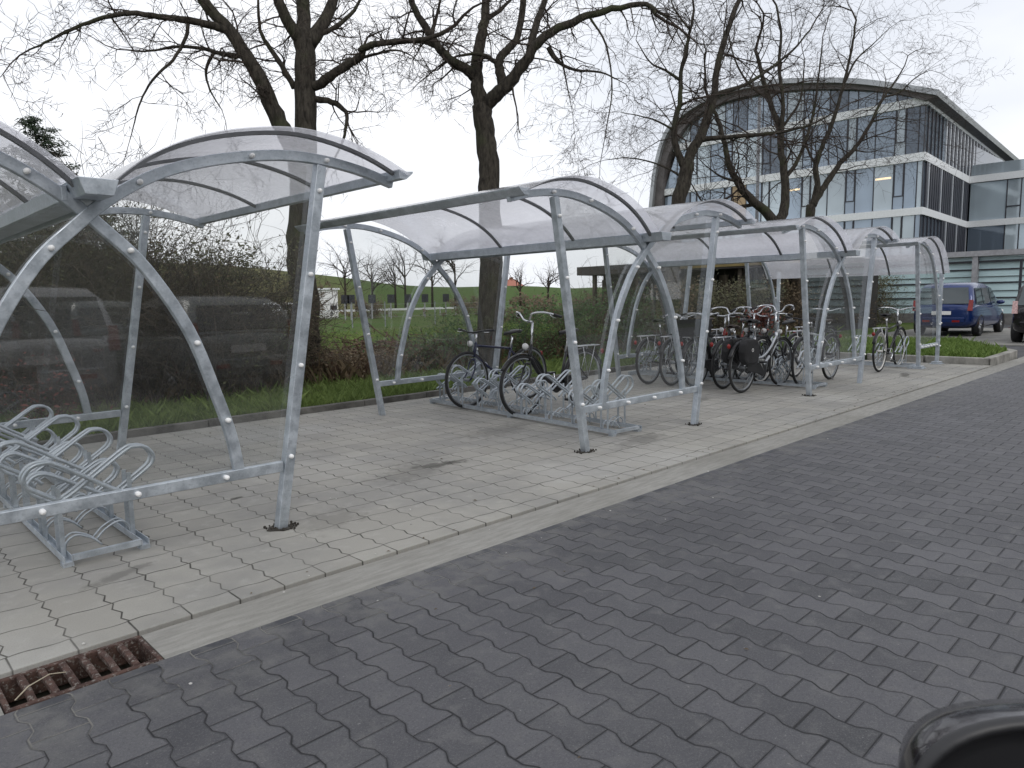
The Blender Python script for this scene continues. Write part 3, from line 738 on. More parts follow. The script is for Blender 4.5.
tree('bare tree with forked trunk in front of the round left end of the glass building', (680, 372), 18.2,
     [([(672, 330), (673, 260), (678, 205), (685, 180), (687, 160)], .20, .17, 0),
      ([(686, 170), (692, 150), (700, 138), (707, 118), (713, 100), (717, 70), (726, 35), (739, 0), (745, -20)], .14, .05, .3),
      ([(686, 172), (679, 155), (674, 138), (676, 118), (680, 100), (681, 73), (688, 40), (694, 10)], .10, .03, -.5),
      ([(700, 140), (714, 138), (743, 136), (773, 133), (795, 129), (812, 124), (839, 110)], .07, .015, -.8),
      ([(714, 95), (730, 90), (748, 83), (773, 66), (793, 50), (810, 30)], .06, .02, .4), ([(680, 80), (665, 70), (650, 62), (636, 40)], .04, .01, -.4),
      ([(674, 130), (655, 120), (640, 116), (620, 112)], .03, .008, -.3), ([(690, 30), (675, 10), (668, -10)], .03, .01, .4), ([(684, 178), (660, 165), (630, 158), (605, 160)], .03, .008, .5)], 31, L=1.5, tw_r=.015, dens=.75)
tree('bare tree with a wide V-shaped fork beside the lamp post', (776, 330), 23.0,
     [([(776, 320), (777, 270), (776, 235), (776, 220)], .25, .21, 0),
      ([(774, 222), (765, 211), (755, 203), (743, 190), (735, 178), (729, 165), (725, 145), (718, 120), (708, 100)], .165, .05, -.6),
      ([(778, 222), (784, 210), (785, 190), (784, 170), (781, 150), (779, 126), (769, 100), (762, 75), (756, 50)], .165, .05, .5),
      ([(781, 150), (782, 126), (783, 100), (779, 66), (781, 33), (776, 5)], .09, .03, -.4), ([(757, 204), (745, 206), (725, 208), (705, 204), (695, 190)], .07, .02, .6),
      ([(783, 180), (795, 165), (806, 140), (814, 110), (818, 80), (822, 45)], .08, .02, .5), ([(738, 182), (720, 176), (705, 165)], .05, .015, -.3),
      ([(770, 100), (750, 85), (735, 60), (728, 30)], .05, .015, -.5), ([(784, 125), (800, 100), (805, 60)], .05, .015, .3)], 43, L=1.8, tw_r=.018, dens=.8)
tree('bare tree forking low, rightmost of the row in front of the glass building', (812, 330), 24.5,
     [([(810, 320), (808, 270), (809, 230), (811, 205)], .18, .15, 0),
      ([(810, 212), (815, 196), (817, 184), (816, 165), (824, 142), (832, 125), (837, 108), (845, 80), (852, 48), (856, 20)], .12, .03, -.4),
      ([(813, 205), (822, 190), (833, 174), (843, 160), (856, 147), (870, 124), (884, 97), (895, 82), (905, 65)], .12, .02, .4),
      ([(816, 165), (808, 150), (804, 130), (806, 110)], .05, .015, .5), ([(845, 82), (856, 60), (872, 45), (890, 28)], .04, .01, .3),
      ([(872, 122), (890, 118), (905, 122), (925, 118)], .03, .008, -.4), ([(884, 97), (900, 92), (915, 78), (930, 70)], .04, .01, .4), ([(852, 150), (870, 152), (884, 148)], .03, .008, -.3)], 57, L=1.7, tw_r=.016, dens=.8)

# conifer
def conifer(px, depth, top_py, label, seed):
    rnd = random.Random(seed); b = Vector((0, 0, CH))+ray(px, 312)*depth; H = ((Vector((0, 0, CH))+ray(px, top_py)*depth)).z
    t = empty('conifer', (b.x, b.y, 0), 0, label, 'tree')
    MB().tube([(0, 0, 0), (0.05, 0, H*.5), (0, 0, H)], [.16, .09, .015], 8).build('trunk', 'bark', t, True)
    m = MB()
    z = H*.12
    while z < H*.99:
        f = 1-z/H; Lb = (.25+2.5*f**.8)*rnd.uniform(.6, 1.15)
        for k_ in range(rnd.choice((2, 3, 3))):
            w = rnd.uniform(0, 2*PI); p = Vector((0, 0, z)); d = Vector((math.cos(w), math.sin(w), rnd.uniform(-.1, .3)))
            n = max(3, int(Lb*9)); lb = Lb*rnd.uniform(.7, 1.1)
            for i in range(n):
                q = p+d*(lb*(i+1)/n)+Vector((0, 0, -.12*lb*((i+1)/n)**2+.08*((i+1)/n)**3*lb))
                for j in range(26):
                    c_ = q+Vector((rnd.gauss(0, .09), rnd.gauss(0, .09), rnd.gauss(0, .05))); a = Vector((rnd.gauss(0, 1)+d.x, rnd.gauss(0, 1)+d.y, rnd.gauss(0, .5)-.3)).normalized(); b_ = a.orthogonal().normalized()
                    s_ = rnd.uniform(.08, .17); m.add([c_-b_*.022, c_+b_*.022, c_+a*s_], [(0, 1, 2)])
        z += .13
    m.build('crown', 'conifer_leaf', t); return t
conifer(52, 21, 122, 'dark conifer with ragged top rising behind the nearest shelter', 5)
conifer(112, 24, 214, 'small dark conifer just right of the tall ragged one', 6)

# shrubs
def shrub(x, y, h, w, label, seed, stem='twig_dark', leaf=None, nleaf=2500, nst=26, ls=.022, lmin=.1, lev=2, name='shrub', cat='shrub', group='shrubs and bushes along the hedge', top=None):
    rnd = random.Random(seed); t = empty(name, (x, y, 0), 0, label, cat, group); m = MB(); ends = []
    for i in range(nst):
        a = rnd.uniform(0, 2*PI); r = w*.5*math.sqrt(rnd.random()); p = Vector((math.cos(a)*r*.7, math.sin(a)*r*.5, -.02))
        d = Vector((math.cos(a)*.35*rnd.random(), math.sin(a)*.3*rnd.random(), 1)); hh = h*rnd.uniform(.5, 1.05)
        pts = [p]; q = p.copy()
        twigs(m, p, d, hh*.8, rnd.uniform(.006, .013), lev, rnd, -.2, .65, 5, .85)
    m.build('stems', stem, t)
    if leaf:
        f = MB()
        # leaves sit on clumps for light and dark, with gaps
        cl = [(Vector((rnd.gauss(0, w*.26), rnd.gauss(0, w*.15), h*(lmin+(1-lmin)*rnd.random()**.9*.95))), rnd.uniform(.10, .26)) for _ in range(int(max(12, nleaf/45)))]
        for i in range(nleaf):
            c_, s0 = rnd.choice(cl); c_ = c_+Vector((rnd.gauss(0, s0), rnd.gauss(0, s0), rnd.gauss(0, s0*.8)))
            if c_.z < .02: c_.z = abs(c_.z)+.02
            a = Vector((rnd.gauss(0, 1), rnd.gauss(0, 1), rnd.gauss(0, 1))).normalized(); b = a.orthogonal().normalized(); s_ = ls*rnd.uniform(.6, 1.5)
            f.add([c_-a*s_, c_+b*s_*.55, c_+a*s_, c_-b*s_*.55], [(0, 1, 2, 3)])
        f.build('foliage', leaf, t)
    return t
# big dark hedge behind the nearest shelter
HED = [(-40, 10.4, 2.9, 2.6, 'dark_leaf', 'dense dark hedge shrub at the far left edge'), (20, 10.6, 3.0, 2.4, 'dark_leaf', 'tall dark shrub behind the left rack end'),
       (70, 10.8, 2.9, 2.2, 'dark_leaf', 'dark shrub under the tall ragged conifer'), (120, 10.7, 2.5, 2.0, 'dark_leaf', 'dark shrub behind the rear right post of the nearest shelter'),
       (165, 10.6, 2.35, 1.9, 'brown_leaf', 'brownish shrub with bare tips, right of the nearest shelter rear post'), (205, 10.4, 2.3, 1.8, 'dark_leaf', 'dark-leaved shrub behind the panel of the nearest shelter'),
       (248, 10.4, 2.15, 1.7, 'dark_leaf', 'leafy dark shrub left of the large tree trunk')]
for i, (px, Y, h, w, lf, lb) in enumerate(HED):
    shrub(atY(px, Y), Y, h*(.92 if px > 100 else 1), w, lb, 100+i, leaf=lf, nleaf=5600 if lf == 'dark_leaf' else 4600, nst=78, ls=.026, lmin=.02)
for i, (px, Y, h, w, st, lf, nl, ns, lb) in enumerate([
    (140, 9.7, 2.75, 1.6, 'twig', None, 0, 24, 'thin bare upright shrub with fine tips above the dark hedge'),
    (185, 9.8, 2.8, 1.5, 'twig', None, 0, 24, 'fine bare shrub rising against the sky in the middle of the dark hedge'),
    (232, 9.6, 2.6, 1.4, 'twig_dark', 'dark_leaf', 900, 20, 'tall loose shrub with scattered leaves left of the large trunk'),
    (46, 9.1, .8, .4, 'twig_red', 'red_leaf', 260, 10, 'low reddish shrub seen through the arches of the nearest shelter'),
    (280, 10.6, 1.2, 1.3, 'twig_dark', 'dark_leaf', 3000, 26, 'low dark brush at the foot of the large tree'),
    (345, 10.3, .6, 1.5, 'twig_red', 'brown_leaf', 1800, 34, 'low reddish brown bramble right of the large tree'),
    (385, 10.4, .5, 1.5, 'twig_red', 'brown_leaf', 1300, 34, 'low brown bramble behind the second shelter left arch'),
    (430, 10.4, .7, 1.5, 'twig_dark', 'evergreen_leaf', 1800, 30, 'bramble with green leaves behind the blue bike'),
    (462, 10.9, 1.0, 1.2, 'twig_dark', 'evergreen_leaf', 1800, 24, 'low leafy bush left of the slender tree trunk'),
    (530, 10.0, 1.15, 1.4, 'twig_dark', 'evergreen_leaf', 4200, 22, 'green bush directly behind the black city bike handlebar'),
    (575, 10.0, 1.3, 1.5, 'twig_dark', 'evergreen_leaf', 5000, 22, 'rounded green bush right of the black city bike'),
    (592, 10.6, 2.6, .7, 'twig_red', None, 0, 7, 'tall thin reddish sapling above the green bush'),
    (628, 10.2, 1.5, 1.7, 'twig_dark', 'evergreen_leaf', 3600, 26, 'green and brown bush behind the second shelter right arch'),
    (668, 10.4, 1.7, 1.8, 'twig_dark', 'brown_leaf', 3600, 34, 'brown hedge shrub behind the gap between second and third shelter'),
    (705, 10.5, 1.75, 2.0, 'twig_dark', 'dark_leaf', 4500, 34, 'dark hedge shrub behind the leftmost bikes of the third shelter'),
    (742, 10.5, 1.75, 2.2, 'twig_dark', 'dark_leaf', 5000, 34, 'dark hedge shrub behind the bike with red flowers'),
    (778, 10.6, 1.8, 2.4, 'twig_dark', 'brown_leaf', 5000, 34, 'brown hedge shrub behind the silver bike'),
    (810, 10.8, 1.8, 2.6, 'twig_dark', 'dark_leaf', 5500, 34, 'dark hedge shrub behind the right side of the third shelter'),
    (838, 11.0, 1.9, 2.8, 'twig_dark', 'brown_leaf', 5500, 34, 'brown shrub behind the gap before the farthest shelter'),
    (866, 11.3, 2.1, 3.0, 'twig_dark', 'dark_leaf', 6500, 34, 'last dark shrub of the hedge, beside the frosted glass screen')]):
    shrub(atY(px, Y), Y, h, w, lb, 200+i, st, lf, nl, ns, .024 if px < 600 else .034, .05)
# brushwood pile
rnd = random.Random(9); m = MB()
for i in range(260):
    c_ = Vector((rnd.gauss(0, 1.1), rnd.gauss(0, .5), abs(rnd.gauss(.15, .22)))); d = Vector((rnd.gauss(0, 1), rnd.gauss(0, .6), rnd.gauss(0, .35))).normalized()
    L = rnd.uniform(.3, 1.0); m.tube([c_-d*L/2, c_+Vector((rnd.gauss(0, .05), 0, rnd.gauss(0, .05))), c_+d*L/2], [rnd.uniform(.008, .022), .012, .004], 4)
pt = un(400, 352, 2, .25); tag(m.build('brushwood', 'twig_red', loc=(pt.x, pt.y, 0)), 'heap of cut brown branches lying on the field behind the second shelter', 'brushwood')

# grass
def blades(name, spots, n, h0, h1, mat, label, seed, wd=.006):
    rnd = random.Random(seed); m = MB(); vs = []; fs = []
    for i in range(n):
        x, y, z = spots(rnd); h = rnd.uniform(h0, h1)*(1.6 if rnd.random() < .06 else 1); a = rnd.uniform(0, 2*PI); dx, dy = math.cos(a)*wd, math.sin(a)*wd; lx, ly = rnd.gauss(0, .4)*h, rnd.gauss(0, .4)*h
        o = len(vs); vs += [(x-dx, y-dy, z), (x+dx, y+dy, z), (x+dx*.7+lx*.4, y+dy*.7+ly*.4, z+h*.6), (x+lx, y+ly, z+h)]; fs += [(o, o+1, o+2), (o, o+2, o+3)]
    m.add(vs, fs); return tag(m.build(name, mat), label, 'grass', kind='stuff')
tuft = [(R.uniform(-2, 15), R.uniform(7.98, 9.8)) for _ in range(900)]
def strip(r):
    if r.random() < .55: c_ = r.choice(tuft); return (c_[0]+r.gauss(0, .07), max(7.97, c_[1]+r.gauss(0, .07)), .0)
    return (r.uniform(-2.5, 15), 7.97+r.random()**1.3*2.2, .0)
blades('grass', strip, 60000, .05, .17, 'grass_blade', 'green grass verge growing between the kerb and the hedge', 3)
def inp(x, y): 
    c_ = False; P = inn
    for i in range(5):
        a, b = P[i], P[(i+1) % 5]
        if (a[1] > y) != (b[1] > y) and x < (b[0]-a[0])*(y-a[1])/(b[1]-a[1])+a[0]: c_ = not c_
    return c_
def ispot(r):
    while True:
        x, y = r.uniform(15.27, 20.7), r.uniform(3.27, 9.4)
        if inp(x, y): return (x, y, .10)
blades('lawn_grass', ispot, 26000, .05, .13, 'lawn_blade', 'bright green grass on the kerbed island', 4, .009)
blades('meadow_grass', lambda r: (r.uniform(-4, 26), 10+r.random()**1.2*16, -.04), 42000, .08, .30, 'grass_blade', 'rough meadow grass beyond the hedge', 5, .012)
blades('brown_stalks', lambda r: (r.uniform(2.5, 22), 9.7+r.random()*4, -.02), 9000, .15, .5, 'brown_leaf', 'dry brown stalks among the meadow grass', 6, .005)
# litter
m = MB(); rnd = random.Random(12)
for i in range(70):
    x, y = rnd.uniform(.5, 9), rnd.uniform(.2, 7.7)
    if i < 36: y = rnd.gauss(2.85, .35)
    z = 0 if y > 3.09 else -.017; s_ = rnd.uniform(.003, .008)
    m.ball((x, y, z+s_*.5), s_, 5, 4, (1, rnd.uniform(.7, 1.3), .6))
tag(m.build('pebbles', 'pebble'), 'small pale stones scattered over the paving', 'pebbles', kind='stuff')
m = MB()
for i in range(60):
    x, y = rnd.uniform(.8, 11), rnd.uniform(.6, 7.7); z = .003 if y > 3.09 else -.014; s_ = rnd.uniform(.008, .018); a = rnd.uniform(0, PI)
    if rnd.random() < .5: y = 3.1+rnd.random()*.1; z = .003
    ca, sa = math.cos(a)*s_, math.sin(a)*s_; m.add([(x-ca, y-sa, z), (x+sa*.5, y-ca*.5, z+s_*.4), (x+ca, y+sa, z+.002), (x-sa*.5, y+ca*.5, z+s_*.3)], [(0, 1, 2, 3)])
tag(m.build('leaf_litter', 'brown_leaf'), 'dry brown leaves and crumbs scattered over the paving', 'leaves', kind='stuff')
# soil in the post holes
for (x, y, l) in [(X0+W, Y0, 'dark soil ring round the front right post of the nearest shelter'), (X0+PP, Y0, 'dark soil ring round the front left post of the second shelter'), (X0+PP+W, Y0, 'dark soil ring round the front right post of the second shelter'), (X0+PP*2, Y0, 'dark soil ring round the front left post of the third shelter')]:
    P = []; 
    for i in range(18): a = 2*PI*i/18; r = R.uniform(.045, .075); P.append((x+r*math.cos(a)*1.25, y+r*math.sin(a)))
    m = MB().prism(P, 2, .002, .006)
    for i in range(30): a = R.uniform(0, 6.3); r = R.uniform(.03, .09); m.ball((x+r*math.cos(a)*1.2, y+r*math.sin(a), .008), R.uniform(.004, .010), 5, 4)
    tag(m.build('soil', 'joint_dirt'), l, 'soil', 'soil rings in the paving round the posts')

# ------------------------------------------------------------------ LAMP POST
lp = un(755, 300, 1, 12.0)
simple('lamp_grey', (.27, .275, .29), .5, .2, .1)
t = empty('street_lamp', (lp.x, 12, 0), 0, 'tall grey street lamp with flat head beside the V-forked tree', 'street lamp')
MB().tube([(0, 0, 0), (0, 0, 1.2)], .085, 12).tube([(0, 0, 1.2), (0, 0, 8.0)], [.065, .05], 12).build('pole', 'lamp_grey', t, True)
MB().box((.0, -.05, -.02), (.45, .05, .05), Matrix.Translation((0, 0, 8.02)) @ Matrix.Rotation(-YAW, 4, 'Z') @ Matrix.Rotation(-.1, 4, 'Y')).build('lamp_head', 'dark_rib', t, bevel=.02)

# ------------------------------------------------------------------ BUILDINGS
def glassm(name, col, rough=.06, metal=.35, em=None):
    t = NT(name); n = t.noise(.35, 3); n2 = t.noise(.12, 3)
    t.set(t.mix(t.step(n2, .35, .65), tuple(c_*.72 for c_ in col), tuple(c_*1.25 for c_ in col)), rough, metal, .8); t.bump(n, .05, .15); MAT[name] = t.m
glassm('pane_blue', (.27, .33, .40)); glassm('pane_pale', (.40, .46, .50)); glassm('pane_dark', (.12, .15, .19)); glassm('pane_tan', (.24, .17, .09)); glassm('pane_teal', (.38, .45, .50), .12, .3)
simple('mullion', (.035, .036, .045), .5, .2); simple('white_ledge', (.72, .735, .75), .5, 0, .05); simple('fin', (.040, .042, .054), .5, .1, .2)
simple('fin_light', (.42, .44, .47), .4, .2, .05); simple('soffit', (.10, .09, .09), .6, 0, .2, 1.5); simple('zinc_roof', (.36, .375, .39), .45, .6, .1, .8)
simple('screen_glass', (.52, .68, .70), .22, 0, .10, .6, .6); simple('screen_base', (.16, .155, .15), .9, 0, .2); simple('steel_beam', (.33, .33, .345), .55, .2, .15)
t = NT('strip_light'); t.set((1, .8, .55), .5); t.b.inputs['Emission Color'].default_value = (1, .78, .5, 1); t.b.inputs['Emission Strength'].default_value = .55; MAT['strip_light'] = t.m
BX, BY, SL = 55.0, 15.9, .055
IN = [(15.9, 14.1), (17.6, 14.9), (20.5, 15.8), (24.9, 16.7), (29.8, 17.05), (33.2, 16.4), (35.4, 14.5), (36.3, 12.4), (36.6, 9.3), (36.65, 0)]
OUT = [(15.0, 14.55), (17.5, 15.5), (20.5, 16.5), (23.5, 17.2), (27, 17.8), (31.0, 17.85), (34.3, 17.0), (36.2, 15.5), (37.3, 12.6), (37.75, 9.3), (37.8, 0)]
inS = [(q.x, q.y) for q in spline([(a, b, 0) for a, b in IN[:-1]], 4)]+[IN[-1]]
outS = [(q.x, q.y) for q in spline([(a, b, 0) for a, b in OUT[:-1]], 4)]+[OUT[-1]]
def arch_z(y):
    for (a, za), (b, zb) in zip(inS, inS[1:]):
        if a <= y <= b: return za+(zb-za)*(y-a)/(b-a+1e-9)
    return 0
t = empty('office_building', (BX, BY, 0), 0, 'glass office building with a rounded arched roof and white floor bands', 'building')
def Bp(m, name, mat, parent=t, **k): 
    m.v = [(a-BX, b-BY, c_) for a, b, c_ in m.v]; return m.build(name, mat, parent, **k)
Lx = 38.
def sk(x): return (x-BX)*SL
def extr(poly, x0, x1):
    m = MB(); n = len(poly); vs = [(x0, a+sk(x0), z) for a, z in poly]+[(x1, a+sk(x1), z) for a, z in poly]
    m.add(vs, [(i, i+n, i+n+1, i+1) for i in range(n-1)]); return m
def shell(po, pi, x0, x1, mat, name):
    poly = po+pi[::-1]; n = len(poly); m = MB(); vs = [(x0, a+sk(x0), z) for a, z in poly]+[(x1, a+sk(x1), z) for a, z in poly]
    q = len(po); fs = [(i, (i+1) % n, (i+1) % n+n, i+n) for i in range(n)]
    # front and back as strips
    for o_ in (0, n):
        for i in range(q-1):
            j = min(len(pi)-1, int(i*(len(pi)-1)/(q-1))); j2 = min(len(pi)-1, int((i+1)*(len(pi)-1)/(q-1)))
            a, b, c_, d = o_+i, o_+i+1, o_+n-1-j2, o_+n-1-j
            fs.append((a, b, c_, d) if c_ != d else (a, b, c_))
    m.add(vs, fs); return Bp(m, name, mat, bevel=0)
roofm = offs(outS, -.35)
shell(outS, [(a, z) for a, z in roofm], BX-.8, BX+Lx, 'zinc_roof', 'roof')
shell([(a, z) for a, z in offs(outS, -.352)], inS, BX-.45, BX+Lx, 'soffit', 'roof_soffit')
# facade A (faces the road corner, x = BX)
FL = [(0., 3.1), (3.6, 6.65), (7.15, 10.25), (10.8, 13.9), (14.45, 17.3)]
edges = [BY]; 
yv = BY+.35; edges.append(yv)
for w in (.8, .69): yv += w; edges.append(yv)
while yv < 36.4:
    for w in (1.3, 1.26, .69): yv += w; edges.append(min(yv, 36.6))
edges = [e for i, e in enumerate(edges) if i == 0 or e > edges[i-1]+.05]
op = set()
nwin = 0; rndb = random.Random(77)
mull = MB()
for fi, (z0, z1) in enumerate(FL):
    for i in range(len(edges)-1):
        a, b = edges[i], edges[i+1]; za, zb = min(z1, arch_z(a+.01)), min(z1, arch_z(b-.01))
        if max(za, zb) < z0+.2: continue
        za, zb = max(za, z0+.02), max(zb, z0+.02); w = b-a
        mat = rndb.choices(['pane_blue', 'pane_pale', 'pane_dark'], [.5, .35, .15])[0]
        if fi == 2 and 27.5 < a < 29: mat = 'pane_tan'
        m = MB().prism([(a+.03, z0), (b-.03, z0), (b-.03, zb), (a+.03, za)], 0, BX, BX+.05)
        if nwin < 100: pw = Bp(m, 'window', mat); nwin += 1
        mull.box((BX-.04, a-.03, z0), (BX+.06, a+.03, za))
        if w < .72 and i > 1 and za > z0+2.6 and fi < 4:      # opening sash with heavier frame
            zs = z0+.85
            mull.box((BX-.05, a+.03, zs), (BX+.06, a+.09, za-.05)).box((BX-.05, b-.09, zs), (BX+.06, b-.03, za-.05)).box((BX-.05, a+.09, zs), (BX+.06, b-.09, zs+.07))
        if fi == 2 and a < 25 and w > 1 and rndb.random() < .85:
            zz = z0+2.15; Bp(MB().box((BX-.004, a+.15, zz), (BX-.001, b-.1, zz+.14)), 'lit_ceiling', 'strip_light', pw)
Bp(mull, 'mullions', 'mullion')
Bp(MB().box((BX+.4, BY+.8, 0), (BX+Lx-1, 35.5, 13.5)), 'core', 'pane_dark')
for (z0, z1) in ((3.1, 3.6), (6.65, 7.15), (10.25, 10.8), (13.9, 14.45)):
    y1 = 36.5
    if z0 > 12: y1 = 35.6
    m = MB().box((BX-.14, BY-.14, z0), (BX+.06, y1, z1)); Bp(m, 'floor_band', 'white_ledge')
    x1 = BX+15 if z0 < 12 else BX+Lx
    m = MB(); vs = [(BX+.06, BY-.14, z0), (x1, BY-.14+sk(x1), z0), (x1, BY+.1+sk(x1), z0), (BX+.06, BY+.1, z0)]; vs += [(a, b, z1) for a, b, _ in vs]
    m.add(vs, [(0, 1, 2, 3), (7, 6, 5, 4), (0, 4, 5, 1), (1, 5, 6, 2), (2, 6, 7, 3), (3, 7, 4, 0)]); Bp(m, 'floor_band', 'white_ledge')
# facade B (recedes to the right) with upright fins
for fi, (z0, z1) in enumerate(FL[:4]):
    x1 = BX+15 if fi < 3 else BX+Lx
    m = MB(); m.add([(BX+.06, BY, z0), (x1, BY+sk(x1), z0), (x1, BY+sk(x1), z1), (BX+.06, BY, z1), (BX+.06, BY+.1, z0), (x1, BY+.1+sk(x1), z0), (x1, BY+.1+sk(x1), z1), (BX+.06, BY+.1, z1)],
        [(0, 1, 2, 3), (7, 6, 5, 4), (0, 4, 5, 1), (1, 5, 6, 2), (2, 6, 7, 3), (3, 7, 4, 0)])
    Bp(m, 'glazing', ['pane_dark', 'pane_dark', 'pane_dark', 'pane_blue'][fi])
    xv = BX+.6; k_ = 0
    while xv < x1-.3:
        near = (fi == 3 and xv < BX+5.6) or (fi == 1 and xv < BX+5)
        lt = (k_ % 2 == 1) and not near and xv < BX+26 and (fi == 3 or k_ % 6 == 1)
        mm = MB().box((xv, BY-.11+sk(xv), z0), (xv+(.07 if near else (.22 if lt else .30)), BY-.005+sk(xv), z1))
        if lt and fi == 0: lt = False
        Bp(mm, 'fin', 'fin_light' if lt else 'fin'); xv += 1.05 if near else .62; k_ += 1
# connecting wing
WX = 69.6; WY = BY+sk(WX)
t2 = empty('office_wing', (WX, 5, 0), 0, 'lower flat-roofed glass wing joining the office building at the right edge', 'building')
def Wp(m, name, mat): m.v = [(a-WX, b-5, c_) for a, b, c_ in m.v]; return m.build(name, mat, t2)
Wp(MB().box((WX+.3, -12, 0), (WX+12, WY-.2, 10.6)), 'core', 'pane_dark')
for (z0, z1) in ((3.1, 3.6), (6.65, 7.15), (10.25, 10.8)): Wp(MB().box((WX-.14, -12, z0), (WX+.06, WY-.16, z1)), 'floor_band', 'white_ledge')
Wp(MB().box((WX+.1, -12, 10.8), (WX+.16, WY-.2, 11.7)), 'parapet_glass', 'pane_pale')
Wp(MB().box((WX+.0, -12, 10.2), (WX+12, WY-.3, 10.25)), 'roof', 'zinc_roof')
for fi, (z0, z1) in enumerate(FL[:3]):
    yb = WY-.2; i = 0
    while yb > -11:
        w = (2.6 if i == 0 else (.95, 2.3, 2.3)[(i-1) % 3]); a = max(-12, yb-w)
        Wp(MB().box((WX, a+.04, z0), (WX+.05, yb-.04, z1)), 'window', 'pane_dark' if i == 0 and fi < 2 else ('pane_teal' if i % 3 != 1 else 'pane_pale'))  # lower corner panes coloured dark to stand for the reflection there
        Wp(MB().box((WX-.04, a-.04, z0), (WX+.06, a+.04, z1)), 'mullion', 'mullion')
        if i % 3 == 1: Wp(MB().box((WX-.05, a+.04, z0+.9), (WX-.0, yb-.04, z0+1.0)), 'mullion', 'mullion')
        yb = a; i += 1
# frosted glass screen with steel beam
SX = 35.; t3 = empty('glass_screen', (SX, 4, 0), 0, 'pale teal frosted glass screen wall under a grey steel beam behind the blue car', 'glass screen')
def Sp(m, name, mat, **k): m.v = [(a-SX, b-4, c_) for a, b, c_ in m.v]; return m.build(name, mat, t3, **k)
yv = 11.9
Sp(MB().box((SX-.15, -8, -.1), (SX+.3, 12, .42)), 'base', 'screen_base')
Sp(MB().box((SX-.35, -8, 2.78), (SX+.5, 12.1, 3.0)), 'beam', 'steel_beam')
Sp(MB().box((SX-.18, -8, 2.52), (SX-.06, 12.1, 2.60)), 'top_rail', 'mullion')
while yv > -7:
    Sp(MB().box((SX, yv-3.9, .42), (SX+.04, yv-.1, 2.75)), 'glass_panel', 'screen_glass')
    Sp(MB().box((SX-.3, yv-.1, -.1), (SX-.05, yv+.1, 2.78)), 'column', 'steel_beam'); yv -= 4.0
for z, h in ((1.05, .05), (1.66, .06), (2.2, .06), (1.35, .02), (1.93, .02), (.75, .02)):
    Sp(MB().box((SX-.048, -8, z), (SX-.004, 11.9, z+h)), 'rail', 'mullion')
t4 = empty('fence_post', (SX-3, 0, 0)); fp = un(1019, 300, 0, SX-3)
t4.location = (SX-3, fp.y, 0); tag(t4, 'slim dark fence post in front of the frosted glass screen, above the dark car', 'fence post')
MB().box((-.04, -.04, 0), (.04, .04, 2.45)).build('post', 'mullion', t4); MB().box((-.055, -.055, 2.45), (.055, .055, 2.48)).build('cap', 'mullion', t4)

# long shed behind the hedge
simple('shed_fascia', (.06, .052, .05), .8, 0, .3, 1.2); simple('shed_wood', (.085, .068, .052), .85, 0, .5, 3); simple('shed_dark', (.02, .018, .016), .9, 0, .3); simple('yellow_brown', (.20, .15, .055), .7, 0, .3, 1)
a_ = un(567, 300, 1, 22.); 
t5 = empty('long_shed', (24, 15, 0), 0, 'long low dark shed with a yellowish brown fascia behind the hedge', 'shed')
MB().box((-1.2, -5.2, 2.28), (6, 4.4, 2.62)).build('roof', 'shed_fascia', t5)
MB().box((-1.24, -5.25, 2.60), (6.1, -.1, 2.66)).build('roof_edge', 'white_ledge', t5)
MB().box((-1.25, -5.22, 2.34), (-1.202, -.2, 2.58)).build('fascia', 'yellow_brown', t5)
MB().box((.3, -5, 0), (5.8, 4.2, 2.27)).build('wall', 'shed_dark', t5)
for i in range(5): MB().box((-1.0, -5+i*2.15, 0), (-.86, -4.86+i*2.15, 2.27)).build('post', 'shed_wood', t5)
for i in range(20):
    if i % 3: MB().box((.2, -4.9+i*.46, .1), (.24, -4.55+i*.46, 2.1)).build('board', 'shed_wood', t5)

